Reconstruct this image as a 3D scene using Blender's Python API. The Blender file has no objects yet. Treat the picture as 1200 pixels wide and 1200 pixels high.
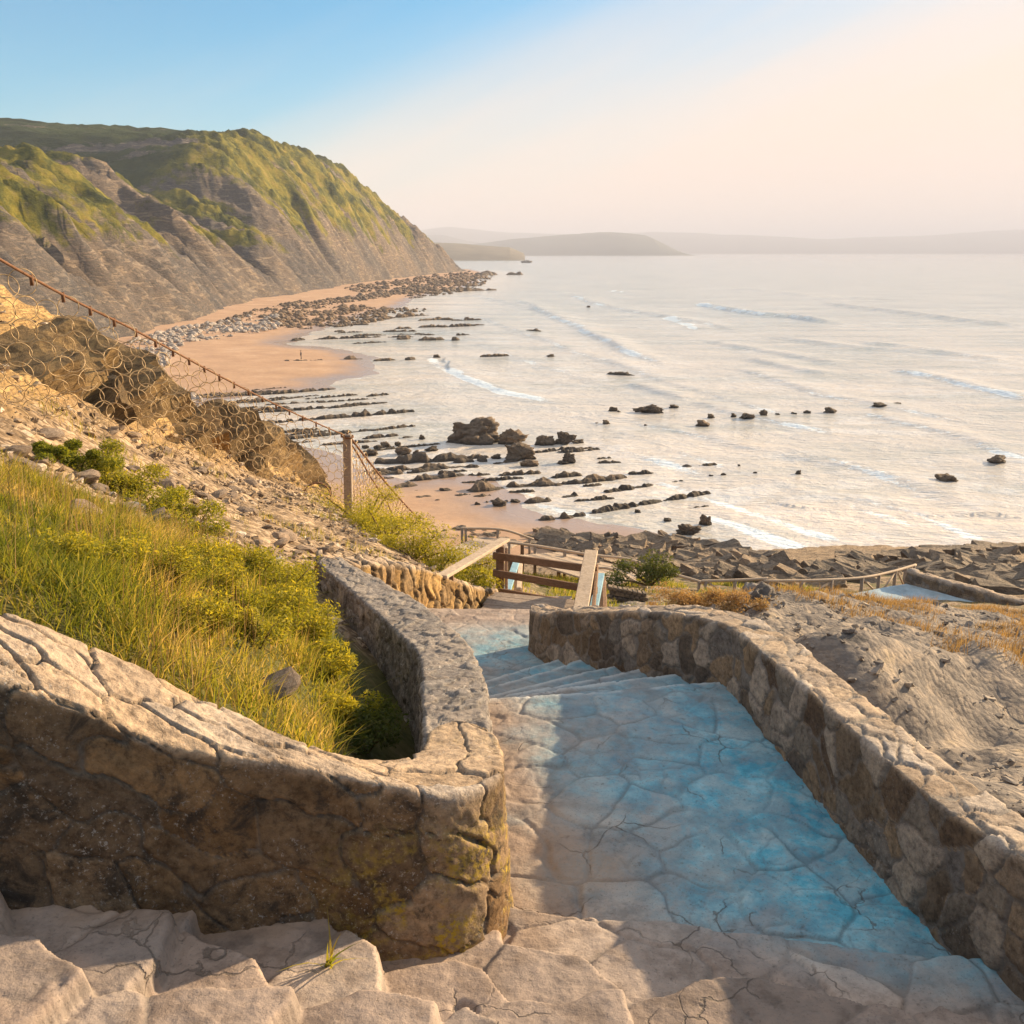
import bpy, bmesh, math, random
import numpy as np
from mathutils import Vector, Matrix
R = math.radians
rng = np.random.default_rng(11); random.seed(5)
SC = bpy.context.scene; COL = SC.collection

# ------------------------------------------------------------------ camera
H = 22.0; F = 1152.0; PITCH = math.atan(305/F)
cp, sp = math.cos(PITCH), math.sin(PITCH)
cam = bpy.data.cameras.new('camera'); co = bpy.data.objects.new('camera', cam); COL.objects.link(co)
co.location = (0, 0, H); co.rotation_euler = (math.pi/2-PITCH, 0, 0)
cam.sensor_width = 36; cam.lens = 36*F/1200; cam.clip_start = .05; cam.clip_end = 90000
SC.camera = co
def ray(u, v):
    a = (u-600)/F; b = (600-v)/F
    return np.array([a, cp+b*sp, -sp+b*cp])
def at_drop(u, v, drop):
    d = ray(u, v); return d*(-drop/d[2])+np.array([0, 0, H])
def at_z(u, v, z=0.): return at_drop(u, v, H-z)
def at_y(u, v, y):
    d = ray(u, v); return d*(y/d[1])+np.array([0, 0, H])

# ------------------------------------------------------------------ noise
def hsh(ix, iy, seed=0):
    n = (ix.astype(np.int64)*374761393 + iy.astype(np.int64)*668265263 + seed*2147483647 + 1013904223) & 0xffffffff
    n = ((n ^ (n >> 13))*1274126177) & 0xffffffff
    n = ((n ^ (n >> 16))*2246822519) & 0xffffffff
    return ((n ^ (n >> 15)) & 0xffffff)/float(0xffffff)
def perlin(x, y, seed=0):
    x = np.asarray(x, float); y = np.asarray(y, float)
    ix = np.floor(x); iy = np.floor(y); fx = x-ix; fy = y-iy
    ux = fx*fx*fx*(fx*(fx*6-15)+10); uy = fy*fy*fy*(fy*(fy*6-15)+10)
    def g(dx, dy):
        a = hsh(ix+dx, iy+dy, seed)*2*math.pi
        return np.cos(a)*(fx-dx)+np.sin(a)*(fy-dy)
    return 1.5*((g(0, 0)*(1-ux)+g(1, 0)*ux)*(1-uy)+(g(0, 1)*(1-ux)+g(1, 1)*ux)*uy)
def fbm(x, y, o=5, seed=0, gain=.5):
    s = 0; a = 1; t = 0
    for k in range(o):
        s = s+a*perlin(np.asarray(x)*2**k+k*17.3, np.asarray(y)*2**k-k*9.1, seed+k); t += a; a *= gain
    return s/t
def ridged(x, y, o=4, seed=0, gain=.5):
    s = 0; a = 1; t = 0
    for k in range(o):
        s = s+a*(1-np.abs(perlin(np.asarray(x)*2**k+k*7.7, np.asarray(y)*2**k+k*3.3, seed+k))*1.6); t += a; a *= gain
    return s/t
def voro(x, y, seed=0, jit=.85):
    ix = np.floor(x); iy = np.floor(y)
    f1 = np.full(x.shape, 9.); f2 = np.full(x.shape, 9.); cid = np.zeros(x.shape); cx = np.zeros(x.shape); cy = np.zeros(x.shape)
    for dx in (-1, 0, 1):
        for dy in (-1, 0, 1):
            jx = ix+dx; jy = iy+dy
            px = jx+.5+jit*(hsh(jx, jy, seed)-.5); py = jy+.5+jit*(hsh(jx, jy, seed+71)-.5)
            d = np.hypot(px-x, py-y); m = d < f1
            f2 = np.where(m, f1, np.minimum(f2, d)); f1 = np.where(m, d, f1)
            cid = np.where(m, hsh(jx, jy, seed+137), cid); cx = np.where(m, px, cx); cy = np.where(m, py, cy)
    return f1, f2, cid, x-cx, y-cy
def sst(a, b, x):
    t = np.clip((x-a)/(b-a), 0, 1); return t*t*(3-2*t)
def seg_dist(px, py, pts):
    """distance, position along, signed side of the nearest segment of a polyline"""
    best = np.full(px.shape, 1e9); par = np.zeros(px.shape); side = np.zeros(px.shape)
    acc = 0
    for (ax, ay), (bx, by) in zip(pts[:-1], pts[1:]):
        dx, dy = bx-ax, by-ay; L = math.hypot(dx, dy)+1e-9
        t = np.clip(((px-ax)*dx+(py-ay)*dy)/L**2, 0, 1)
        d = np.hypot(px-ax-t*dx, py-ay-t*dy); m = d < best
        best = np.where(m, d, best); par = np.where(m, acc+t*L, par)
        side = np.where(m, np.sign((px-ax)*dy-(py-ay)*dx), side); acc += L
    return best, par, side, acc
def inside(px, py, poly):
    c = np.zeros(px.shape, bool); n = len(poly)
    for i in range(n):
        x0, y0 = poly[i]; x1, y1 = poly[(i+1) % n]
        if y0 == y1: continue
        m = ((y0 > py) != (y1 > py)) & (px < (x1-x0)*(py-y0)/(y1-y0)+x0); c ^= m
    return c
def sdist(px, py, poly):
    d = seg_dist(px, py, list(poly)+[poly[0]])[0]
    return np.where(inside(px, py, poly), d, -d)

# ------------------------------------------------------------------ object helpers
def mesh(name, V, Fa, mat, attrs=None, smooth=True, parent=None, loc=None):
    V = np.asarray(V, np.float32).reshape(-1, 3); Fa = np.asarray(Fa, np.int32)
    me = bpy.data.meshes.new(name); k = Fa.shape[1]; m = len(Fa)
    me.vertices.add(len(V)); me.vertices.foreach_set('co', V.ravel())
    me.loops.add(m*k); me.loops.foreach_set('vertex_index', Fa.ravel())
    me.polygons.add(m); me.polygons.foreach_set('loop_start', np.arange(0, m*k, k, dtype=np.int32))
    me.polygons.foreach_set('use_smooth', np.full(m, smooth, bool))
    me.update(calc_edges=True)
    for n, a in (attrs or {}).items():
        at = me.attributes.new(n, 'FLOAT', 'POINT'); at.data.foreach_set('value', np.asarray(a, np.float32).ravel())
    if mat: me.materials.append(mat)
    return link(name, me, parent, loc)
def link(name, me, parent=None, loc=None):
    o = bpy.data.objects.new(name, me); COL.objects.link(o)
    if parent: o.parent = parent
    if loc is not None: o.location = loc
    return o
def tag(o, label=None, cat=None, group=None, kind=None):
    if label: o['label'] = label
    if cat: o['category'] = cat
    if group: o['group'] = group
    if kind: o['kind'] = kind
    return o
def empty(name, loc, label, cat, group=None, rz=0):
    o = bpy.data.objects.new(name, None); COL.objects.link(o); o.location = loc; o.rotation_euler = (0, 0, rz)
    o.empty_display_size = .2
    return tag(o, label, cat, group)
def gridfaces(nr, nc, keep=None):
    i = np.arange(nr*nc).reshape(nr, nc)
    f = np.stack([i[:-1, :-1], i[:-1, 1:], i[1:, 1:], i[1:, :-1]], -1).reshape(-1, 4)
    if keep is not None:
        k = keep.reshape(nr, nc); kk = (k[:-1, :-1] & k[:-1, 1:] & k[1:, 1:] & k[1:, :-1]).ravel(); f = f[kk]
    return f
class MB:
    """collects boxes, boards and tubes for ONE mesh"""
    def __init__(s): s.v = []; s.f = []
    def hexa(s, P):
        b = len(s.v); s.v += [tuple(p) for p in P]
        for q in ((0, 3, 2, 1), (4, 5, 6, 7), (0, 1, 5, 4), (1, 2, 6, 5), (2, 3, 7, 6), (3, 0, 4, 7)): s.f.append([b+i for i in q])
    def beam(s, a, b, w, h, up=(0, 0, 1)):
        a = Vector(a); b = Vector(b); d = (b-a).normalized(); up = Vector(up)
        if abs(d.dot(up)) > .97: up = Vector((0, 1, 0))
        x = d.cross(up).normalized(); y = x.cross(d).normalized(); P = []
        for c in (a, b):
            for sx, sy in ((-1, -1), (1, -1), (1, 1), (-1, 1)): P.append(c+x*sx*w/2+y*sy*h/2)
        s.hexa(P)
    def tube(s, pts, r, n=6, closed=False):
        pts = [Vector(p) for p in pts]; N = len(pts); b = len(s.v)
        for i, p in enumerate(pts):
            q0 = pts[(i-1) % N] if closed or i else p; q1 = pts[(i+1) % N] if closed or i < N-1 else p
            d = (q1-q0).normalized(); up = Vector((0, 0, 1)) if abs(d.z) < .9 else Vector((1, 0, 0))
            x = d.cross(up).normalized(); y = x.cross(d)
            rr = r[i] if isinstance(r, (list, tuple)) else r
            for k in range(n):
                a = 2*math.pi*k/n; s.v.append(tuple(p+x*math.cos(a)*rr+y*math.sin(a)*rr))
        for i in range(N if closed else N-1):
            j = (i+1) % N
            for k in range(n): s.f.append([b+i*n+k, b+i*n+(k+1) % n, b+j*n+(k+1) % n, b+j*n+k])
        if not closed:
            s.f.append([b+k for k in range(n)][::-1]); s.f.append([b+(N-1)*n+k for k in range(n)])
    def build(s, name, mat, parent=None, bevel=0, smooth=False):
        me = bpy.data.meshes.new(name); me.from_pydata(s.v, [], s.f)
        bm = bmesh.new(); bm.from_mesh(me); bmesh.ops.recalc_face_normals(bm, faces=bm.faces)
        if bevel: bmesh.ops.bevel(bm, geom=bm.edges[:], offset=bevel, segments=1, affect='EDGES')
        bm.to_mesh(me); bm.free()
        if smooth:
            for p in me.polygons: p.use_smooth = True
        me.materials.append(mat)
        o = link(name, me)
        if parent:
            o.parent = parent; o.matrix_parent_inverse = Matrix.LocRotScale(parent.location, parent.rotation_euler, None).inverted()
        return o

# ------------------------------------------------------------------ materials
class NT:
    def __init__(s, name):
        s.m = bpy.data.materials.new(name); s.m.use_nodes = True; s.t = s.m.node_tree; s.t.nodes.clear()
        s.out = s.n('ShaderNodeOutputMaterial')
    def n(s, typ, **kw):
        o = s.t.nodes.new(typ)
        for k, v in kw.items(): setattr(o, k, v)
        return o
    def put(s, sock, v):
        if isinstance(v, bpy.types.NodeSocket): s.t.links.new(v, sock)
        elif isinstance(v, (tuple, list)) and sock.type == 'RGBA' and len(v) == 3: sock.default_value = (*v, 1)
        else: sock.default_value = v
    def pos(s): return s.n('ShaderNodeNewGeometry').outputs['Position']
    def obj(s): return s.n('ShaderNodeTexCoord').outputs['Object']
    def rnd(s): return s.n('ShaderNodeObjectInfo').outputs['Random']
    def attr(s, name): return s.n('ShaderNodeAttribute', attribute_name=name).outputs['Fac']
    def scale(s, vec, sc):
        m = s.n('ShaderNodeMapping'); s.put(m.inputs['Vector'], vec); m.inputs['Scale'].default_value = sc; return m.outputs[0]
    def noise(s, vec, sc, det=4, rough=.55, dist=0):
        m = s.n('ShaderNodeTexNoise'); s.put(m.inputs['Vector'], vec)
        m.inputs['Scale'].default_value = sc; m.inputs['Detail'].default_value = det; m.inputs['Roughness'].default_value = rough; m.inputs['Distortion'].default_value = dist
        return m.outputs['Fac']
    def vor(s, vec, sc, feat='F1', out='Distance'):
        m = s.n('ShaderNodeTexVoronoi', feature=feat); s.put(m.inputs['Vector'], vec); m.inputs['Scale'].default_value = sc; return m.outputs[out]
    def ramp(s, fac, stops):
        m = s.n('ShaderNodeValToRGB'); s.put(m.inputs[0], fac); e = m.color_ramp.elements
        while len(e) < len(stops): e.new(.5)
        for el, (p, c) in zip(e, stops): el.position = p; el.color = (*c, 1) if isinstance(c, (tuple, list)) else (c, c, c, 1)
        return m.outputs[0]
    def mix(s, fac, a, b, mode='MIX'):
        m = s.n('ShaderNodeMix', data_type='RGBA', blend_type=mode); s.put(m.inputs[0], fac); s.put(m.inputs[6], a); s.put(m.inputs[7], b); return m.outputs[2]
    def math(s, op, a, b=0., c=None):
        m = s.n('ShaderNodeMath', operation=op); s.put(m.inputs[0], a); s.put(m.inputs[1], b)
        if c is not None: s.put(m.inputs[2], c)
        return m.outputs[0]
    def step(s, x, a, b):
        m = s.n('ShaderNodeMapRange', interpolation_type='SMOOTHSTEP'); s.put(m.inputs['Value'], x)
        m.inputs['From Min'].default_value = a; m.inputs['From Max'].default_value = b; return m.outputs[0]
    def bump(s, h, dist=.02, strength=1., prev=None):
        m = s.n('ShaderNodeBump'); s.put(m.inputs['Height'], h); m.inputs['Distance'].default_value = dist; m.inputs['Strength'].default_value = strength
        if prev is not None: s.put(m.inputs['Normal'], prev)
        return m.outputs[0]
    def bsdf(s, col, rough=.9, normal=None, spec=.25, **kw):
        b = s.n('ShaderNodeBsdfPrincipled'); s.put(b.inputs['Base Color'], col); s.put(b.inputs['Roughness'], rough)
        s.put(b.inputs['Specular IOR Level'], spec)
        if normal is not None: s.put(b.inputs['Normal'], normal)
        for k, v in kw.items(): s.put(b.inputs[k.replace('_', ' ')], v)
        return b.outputs[0]
    def done(s, shader):
        s.t.links.new(shader, s.out.inputs['Surface']); return s.m

def mat_wall(name, ramp, mortar, lichen=.35, moss=0., algae=.8, tops=((.46, .34, .23), (.36, .30, .25), (.52, .38, .26), (.44, .38, .33))):
    n = NT(name); p = n.pos()
    sid = n.attr('sid'); mo = n.attr('mort'); top = n.attr('top')
    c = n.ramp(sid, ramp)
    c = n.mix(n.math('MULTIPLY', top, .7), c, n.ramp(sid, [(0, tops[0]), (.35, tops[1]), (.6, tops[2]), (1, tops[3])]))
    big = n.noise(p, 3.5, 6, .65); c = n.mix(.8, c, n.ramp(big, [(.36, (.55, .53, .51)), (.5, (.95, .95, .95)), (.64, (1.2, 1.17, 1.1))]), 'MULTIPLY')
    fine = n.noise(p, 28, 6, .7); c = n.mix(.8, c, n.ramp(fine, [(.34, (.5, .48, .47)), (.5, (.97, .97, .97)), (.66, (1.25, 1.23, 1.18))]), 'MULTIPLY')
    c = n.mix(mo, c, n.mix(n.noise(p, 18, 5, .7), tuple(x*.75 for x in mortar), tuple(x*1.7 for x in mortar)))
    pit = n.step(n.noise(p, 16, 6, .75), .59, .7); c = n.mix(n.math('MULTIPLY', pit, .55), c, (.08, .066, .055))
    # black algae, pale lichen spots, yellow moss
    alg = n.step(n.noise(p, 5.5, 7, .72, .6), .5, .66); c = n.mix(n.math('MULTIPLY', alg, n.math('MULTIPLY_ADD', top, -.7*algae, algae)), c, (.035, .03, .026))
    l1 = n.step(n.noise(p, 60, 4, .7), .57, .66); l2 = n.step(n.noise(p, 2.2, 4, .6), .4, .62)
    c = n.mix(n.math('MULTIPLY', n.math('MULTIPLY', l1, l2), lichen), c, (.55, .53, .5))
    if moss:
        m1 = n.step(n.noise(p, 4.2, 5, .6, .4), .42, .56); m2 = n.step(n.noise(p, 30, 4, .7), .4, .62)
        pz = n.n('ShaderNodeSeparateXYZ'); n.put(pz.inputs[0], p)
        low = n.step(pz.outputs[2], H-2.25, H-2.75); right = n.step(pz.outputs[0], -1.0, -.45)
        c = n.mix(n.math('MULTIPLY', n.math('MULTIPLY', m1, m2), n.math('MULTIPLY', n.math('MULTIPLY', low, right), moss)), c, (.36, .25, .03))
    h = n.math('ADD', n.math('MULTIPLY', n.noise(p, 22, 8, .72), 1.), n.math('MULTIPLY', n.noise(p, 95, 3, .7), .35)); h = n.math('SUBTRACT', h, n.math('MULTIPLY', pit, .3))
    return n.done(n.bsdf(c, .92, n.bump(h, .022, .75), .2))
BROWN = [(.05, (.12, .08, .052)), (.2, (.25, .18, .115)), (.35, (.10, .08, .065)), (.5, (.3, .21, .13)), (.65, (.17, .15, .135)), (.8, (.2, .165, .13)), (.95, (.34, .28, .225))]
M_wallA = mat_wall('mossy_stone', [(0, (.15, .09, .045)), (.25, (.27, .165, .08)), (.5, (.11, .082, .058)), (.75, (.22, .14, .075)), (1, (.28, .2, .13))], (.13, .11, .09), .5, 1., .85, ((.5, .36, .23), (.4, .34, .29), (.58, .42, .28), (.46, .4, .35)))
M_wallB = mat_wall('grey_lichen_stone', [(0, (.2, .17, .15)), (.3, (.3, .26, .23)), (.6, (.18, .155, .14)), (1, (.34, .29, .25))], (.15, .14, .13), .75, 0, .7, ((.25, .215, .19), (.18, .16, .15), (.3, .25, .21), (.2, .185, .175)))
M_wallC = mat_wall('golden_stone', [(0, (.3, .18, .07)), (.3, (.42, .26, .1)), (.6, (.22, .14, .07)), (1, (.46, .31, .15))], (.06, .04, .025), .1, 0, .45)
M_wallR = mat_wall('rubble_stone', BROWN, (.15, .135, .12), .25, 0, .25)

def mat_path():
    n = NT('flagstone'); p = n.pos(); sid = n.attr('sid'); cr = n.attr('mort'); bl = n.attr('blue')
    c = n.ramp(sid, [(0, (.2, .155, .128)), (.3, (.34, .26, .21)), (.6, (.26, .21, .18)), (1, (.42, .335, .275))])
    c = n.mix(.7, c, n.ramp(n.noise(p, 5, 7, .7), [(.38, (.55, .52, .5)), (.5, (.97, .97, .97)), (.62, (1.25, 1.22, 1.18))]), 'MULTIPLY')
    bc = n.ramp(n.noise(p, 3.2, 8, .72), [(.36, (.05, .23, .34)), (.5, (.10, .37, .49)), (.62, (.27, .5, .58))])  # blue of the shaded landing, put into the stone colour
    blue_thin = n.step(n.noise(p, 4.5, 9, .74, .25), .40, .56)  # noise that thins the painted blue shade in patches
    c = n.mix(n.math('MULTIPLY', bl, .8), c, n.mix(.5, (.24, .36, .43), c)); c = n.mix(n.math('MULTIPLY', bl, n.math('MULTIPLY_ADD', blue_thin, -.5, 1.)), c, bc)
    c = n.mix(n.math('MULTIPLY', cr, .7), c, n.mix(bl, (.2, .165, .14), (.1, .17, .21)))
    c = n.mix(n.math('MULTIPLY', n.attr('lip'), .6), c, (.55, .56, .55))
    wp = n.n('ShaderNodeVectorMath', operation='ADD'); n.put(wp.inputs[0], p); wn = n.n('ShaderNodeTexNoise'); n.put(wn.inputs['Vector'], p); wn.inputs['Scale'].default_value = 3.; wn.inputs['Detail'].default_value = 6; ws = n.n('ShaderNodeVectorMath', operation='SCALE'); n.put(ws.inputs[0], wn.outputs['Color']); ws.inputs['Scale'].default_value = .35; n.put(wp.inputs[1], ws.outputs[0])
    ck = n.math('MULTIPLY', n.step(n.vor(wp.outputs[0], 2.3, 'DISTANCE_TO_EDGE'), .013, .003), n.step(n.noise(p, 1.7, 3), .5, .6)); c = n.mix(n.math('MULTIPLY', ck, .6), c, (.09, .075, .062))
    pit = n.step(n.noise(p, 22, 6, .75), .6, .7); c = n.mix(n.math('MULTIPLY', pit, .5), c, (.16, .135, .115))
    c = n.mix(n.math('MULTIPLY', n.step(n.noise(p, 75, 3, .7), .58, .68), .45), c, (.07, .065, .06))
    dirt = n.attr('dirt'); c = n.mix(n.math('MULTIPLY', dirt, n.math('MULTIPLY_ADD', n.noise(p, 40, 5, .7), .9, .25)), c, (.36, .25, .17))
    h = n.math('ADD', n.noise(p, 14, 8, .7), n.math('MULTIPLY', n.noise(p, 80, 3, .7), .3)); h = n.math('SUBTRACT', h, n.math('ADD', n.math('MULTIPLY', ck, .9), n.math('MULTIPLY', pit, .35)))
    return n.done(n.bsdf(c, .85, n.bump(h, .014, .7), .25))
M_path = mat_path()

def mat_hill():
    n = NT('hillside_ground'); p = n.pos(); g = n.attr('grass'); rk = n.attr('rock')
    peb = n.vor(p, 14, 'F1', 'Color'); psm = n.n('ShaderNodeSeparateColor'); n.put(psm.inputs[0], peb)
    c = n.ramp(psm.outputs[0], [(0, (.12, .09, .065)), (.5, (.25, .18, .115)), (1, (.42, .33, .24))])
    c = n.mix(.8, c, n.ramp(n.noise(p, 1.3, 7, .7), [(.38, (.5, .46, .42)), (.6, (1.3, 1.22, 1.1))]), 'MULTIPLY')
    st = n.noise(n.scale(p, (.7, .7, 5.)), 2.2, 7, .7, .6)
    rc = n.ramp(st, [(.34, (.09, .055, .028)), (.43, (.38, .24, .1)), (.5, (.17, .11, .055)), (.57, (.48, .31, .13)), (.68, (.3, .2, .1))])
    gr = n.attr('grey'); st2 = n.noise(n.scale(p, (.6, 1.2, 3.)), 1.6, 9, .7); rc = n.mix(gr, rc, n.ramp(st2, [(.34, (.09, .08, .074)), (.43, (.24, .2, .165)), (.5, (.15, .13, .115)), (.58, (.29, .235, .185)), (.7, (.36, .28, .19))]))
    c = n.mix(rk, c, rc)
    gc = n.ramp(n.noise(p, 2, 6, .7), [(.3, (.05, .06, .018)), (.55, (.10, .09, .03)), (.75, (.17, .13, .06))])
    c = n.mix(g, c, gc)
    h = n.math('ADD', n.noise(p, 7, 9, .66), n.math('MULTIPLY', n.vor(p, 14), -.5))
    return n.done(n.bsdf(c, .95, n.bump(h, .06, .7), .15))
M_hill = mat_hill()

def mat_cliff():
    n = NT('cliff_ground'); p = n.pos(); g = n.attr('grass'); dk = n.attr('turf')
    st = n.noise(n.scale(p, (.14, .14, .75)), 1., 9, .76, .6)
    c = n.ramp(st, [(.34, (.06, .055, .055)), (.43, (.17, .142, .122)), (.49, (.085, .078, .076)), (.56, (.22, .175, .135)), (.66, (.28, .24, .2))])
    c = n.mix(.65, c, n.ramp(n.noise(p, .022, 6, .65), [(.4, (.55, .6, .68)), (.6, (1.25, 1.1, .93))]), 'MULTIPLY')
    gn = n.noise(p, .09, 8, .7)
    gc = n.ramp(gn, [(.36, (.025, .035, .012)), (.46, (.09, .09, .018)), (.55, (.19, .16, .024)), (.66, (.25, .18, .045))])
    gc = n.mix(dk, gc, n.ramp(gn, [(.3, (.022, .038, .018)), (.6, (.042, .06, .022)), (.8, (.08, .085, .03))]))
    fac = n.step(n.math('ADD', g, n.math('MULTIPLY_ADD', n.noise(p, .16, 8, .75), 1.1, -.55)), .38, .6)
    c = n.mix(fac, c, gc)
    h = n.noise(n.scale(p, (1, 1, 1.8)), .22, 9, .75)
    return n.done(n.bsdf(c, .95, n.bump(h, 4., .65), .1))
M_cliff = mat_cliff()

def mat_sand():
    n = NT('beach_sand'); p = n.pos(); wet = n.attr('wet')
    c = n.ramp(n.noise(p, .12, 7, .65), [(.3, (.36, .21, .125)), (.55, (.46, .28, .165)), (.75, (.54, .36, .235))])
    c = n.mix(.5, c, n.ramp(n.noise(p, 1.6, 6, .7), [(.3, (.7, .68, .66)), (.7, (1.15, 1.15, 1.13))]), 'MULTIPLY')
    c = n.mix(wet, c, (.36, .25, .18))
    r = n.math('MULTIPLY_ADD', wet, -.68, .92)
    return n.done(n.bsdf(c, r, n.bump(n.noise(p, 1.2, 6, .65), .12, .35), .5))
M_sand = mat_sand()

def mat_sea():
    n = NT('sea_water'); p = n.pos(); fo = n.attr('foam'); sh = n.attr('shallow'); lc = n.attr('lace')
    q = n.scale(p, (.55, 1., 1.))
    b1 = n.noise(q, .16, 6, .62, .3); b2 = n.noise(q, 1.1, 5, .6, .3)
    c = n.mix(sh, (.5, .49, .45), (.72, .63, .535))
    c = n.mix(.75, c, n.ramp(n.noise(n.scale(p, (.3, 1., 1.)), .07, 8, .7), [(.38, (.62, .7, .72)), (.5, (.93, .94, .94)), (.6, (1.12, 1.08, 1.04))]), 'MULTIPLY')
    web = n.math('MULTIPLY', lc, n.step(n.noise(n.scale(p, (.45, 1., 1.)), .3, 9, .76, 1.), .47, .6)); c = n.mix(n.math('MULTIPLY', web, .8), c, (.8, .78, .75))
    fk = n.step(n.math('ADD', fo, n.math('MULTIPLY_ADD', n.noise(p, 1.3, 6, .7), .9, -.45)), .3, .55)
    c = n.mix(n.math('MULTIPLY', fk, .85), c, (.66, .75, .82))  # foam colour holds the cool blue of shaded wave fronts
    r = n.mix(fk, (.14, .14, .14), (.8, .8, .8))
    nrm = n.bump(n.math('ADD', n.math('MULTIPLY', b1, 1.), n.math('MULTIPLY', b2, .3)), 1.2, .8)
    return n.done(n.bsdf(c, r, nrm, .5, IOR=1.33))
M_sea = mat_sea()

def mat_rock(name, cols, sc=1., wetline=0.):
    n = NT(name); o = n.obj(); r = n.rnd(); p = n.pos()
    c = n.ramp(n.noise(n.scale(o, (1, 1, 3)), 1.1*sc, 8, .7, .5), cols)
    c = n.mix(.7, c, n.ramp(r, [(0, (.5, .5, .52)), (.5, (1, .97, .93)), (1, (1.45, 1.32, 1.15))]), 'MULTIPLY')
    c = n.mix(.6, c, n.ramp(n.noise(o, 6*sc, 5, .7), [(.3, (.5, .5, .5)), (.7, (1.25, 1.25, 1.25))]), 'MULTIPLY')
    if wetline:
        z = n.n('ShaderNodeSeparateXYZ'); n.put(z.inputs[0], p)
        c = n.mix(n.math('MULTIPLY', n.step(z.outputs[2], wetline, wetline*.3), .7), c, (.03, .026, .022))
    return n.done(n.bsdf(c, .85, n.bump(n.noise(n.scale(o, (1, 1, 2.5)), 3*sc, 8, .75), .25/sc, .9), .3))
RK = [(.34, (.07, .052, .036)), (.46, (.2, .145, .098)), (.55, (.13, .095, .066)), (.68, (.31, .23, .155))]
M_rock = mat_rock('tidal_rock', RK, .8, .45)
M_slab = mat_rock('slab_rock', [(.34, (.1, .078, .06)), (.46, (.3, .23, .165)), (.55, (.18, .14, .1)), (.7, (.46, .35, .25))], .9)
M_cobble = mat_rock('pale_cobble', [(.3, (.2, .18, .165)), (.5, (.36, .32, .29)), (.75, (.5, .45, .41))], .5)
M_stone = mat_rock('loose_stone', [(.3, (.24, .17, .12)), (.5, (.4, .3, .22)), (.75, (.52, .43, .35))], 4)

def mat_wood(name, a, b, c0=None):
    n = NT(name); o = n.pos()
    g = n.noise(n.scale(o, (6, 6, 14)), 2.2, 7, .7, 1.2)
    c = n.ramp(g, [(.28, a), (.5, tuple((x+y)/2 for x, y in zip(a, b))), (.72, b)])
    c = n.mix(.6, c, n.ramp(n.noise(o, 1.1, 4, .6), [(.3, (.7, .7, .72)), (.7, (1.2, 1.15, 1.1))]), 'MULTIPLY')
    return n.done(n.bsdf(c, .85, n.bump(g, .012, .8), .2))
M_woodp = mat_wood('pale_wood', (.34, .25, .17), (.6, .48, .36))
M_woodd = mat_wood('brown_wood', (.13, .075, .045), (.29, .18, .11))
M_woodg = mat_wood('weathered_wood', (.17, .13, .1), (.4, .32, .25))
M_woodb = mat_wood('blue_wood', (.12, .25, .34), (.3, .45, .52))
def mat_plain(name, c, rough=.8, metal=0., bump=0, sc=20):
    n = NT(name); p = n.pos()
    cc = n.mix(.8, c, n.ramp(n.noise(p, sc, 5, .7), [(.3, (.6, .57, .55)), (.7, (1.3, 1.28, 1.25))]), 'MULTIPLY')
    return n.done(n.bsdf(cc, rough, n.bump(n.noise(p, sc*2, 4, .7), bump, .8) if bump else None, .3, Metallic=metal))
M_rust = mat_plain('rusty_steel', (.17, .085, .045), .85, .2)
M_ring = mat_plain('tan_wire', (.46, .33, .18), .6, .15)
M_conc = mat_plain('concrete', (.3, .27, .24), .9, 0, .02, 4)
M_blueslab = mat_plain('blue_grey_slab', (.33, .42, .47), .85, 0, .03, 1.5)
M_skin = mat_plain('skin', (.45, .26, .18)); M_dark = mat_plain('dark_cloth', (.04, .04, .05)); M_white = mat_plain('white_cloth', (.7, .68, .65)); M_red = mat_plain('red_cloth', (.35, .05, .04)); M_hair = mat_plain('hair', (.04, .025, .015))
def mat_leaf(name, stops, trans=.45, tcol=1.2):
    n = NT(name); a = n.attr('tint'); c = n.ramp(a, stops)
    c = n.mix(.5, c, n.ramp(n.noise(n.pos(), 1.4, 3, .6), [(.35, (.7, .75, .7)), (.65, (1.25, 1.18, 1.)) ]), 'MULTIPLY')
    d = n.bsdf(c, .7, None, .25)
    t = n.n('ShaderNodeBsdfTranslucent'); n.put(t.inputs[0], n.mix(1., c, (tcol*1.1, tcol, tcol*.6), 'MULTIPLY'))
    m = n.n('ShaderNodeMixShader'); m.inputs[0].default_value = trans
    n.t.links.new(d, m.inputs[1]); n.t.links.new(t.outputs[0], m.inputs[2])
    return n.done(m.outputs[0])
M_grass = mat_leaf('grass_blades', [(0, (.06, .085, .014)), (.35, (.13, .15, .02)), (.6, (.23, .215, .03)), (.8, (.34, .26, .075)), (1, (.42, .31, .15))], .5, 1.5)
M_herb = mat_leaf('herb_leaves', [(0, (.05, .08, .012)), (.4, (.14, .16, .018)), (.75, (.28, .25, .025)), (1, (.42, .34, .04))], .5, 1.5)
M_bushd = mat_leaf('bush_leaves', [(0, (.025, .045, .012)), (.5, (.06, .085, .018)), (1, (.14, .14, .03))], .4, 1.3)
M_dry = mat_leaf('dry_stems', [(0, (.16, .1, .05)), (.5, (.3, .19, .09)), (1, (.44, .29, .14))], .35)

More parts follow.
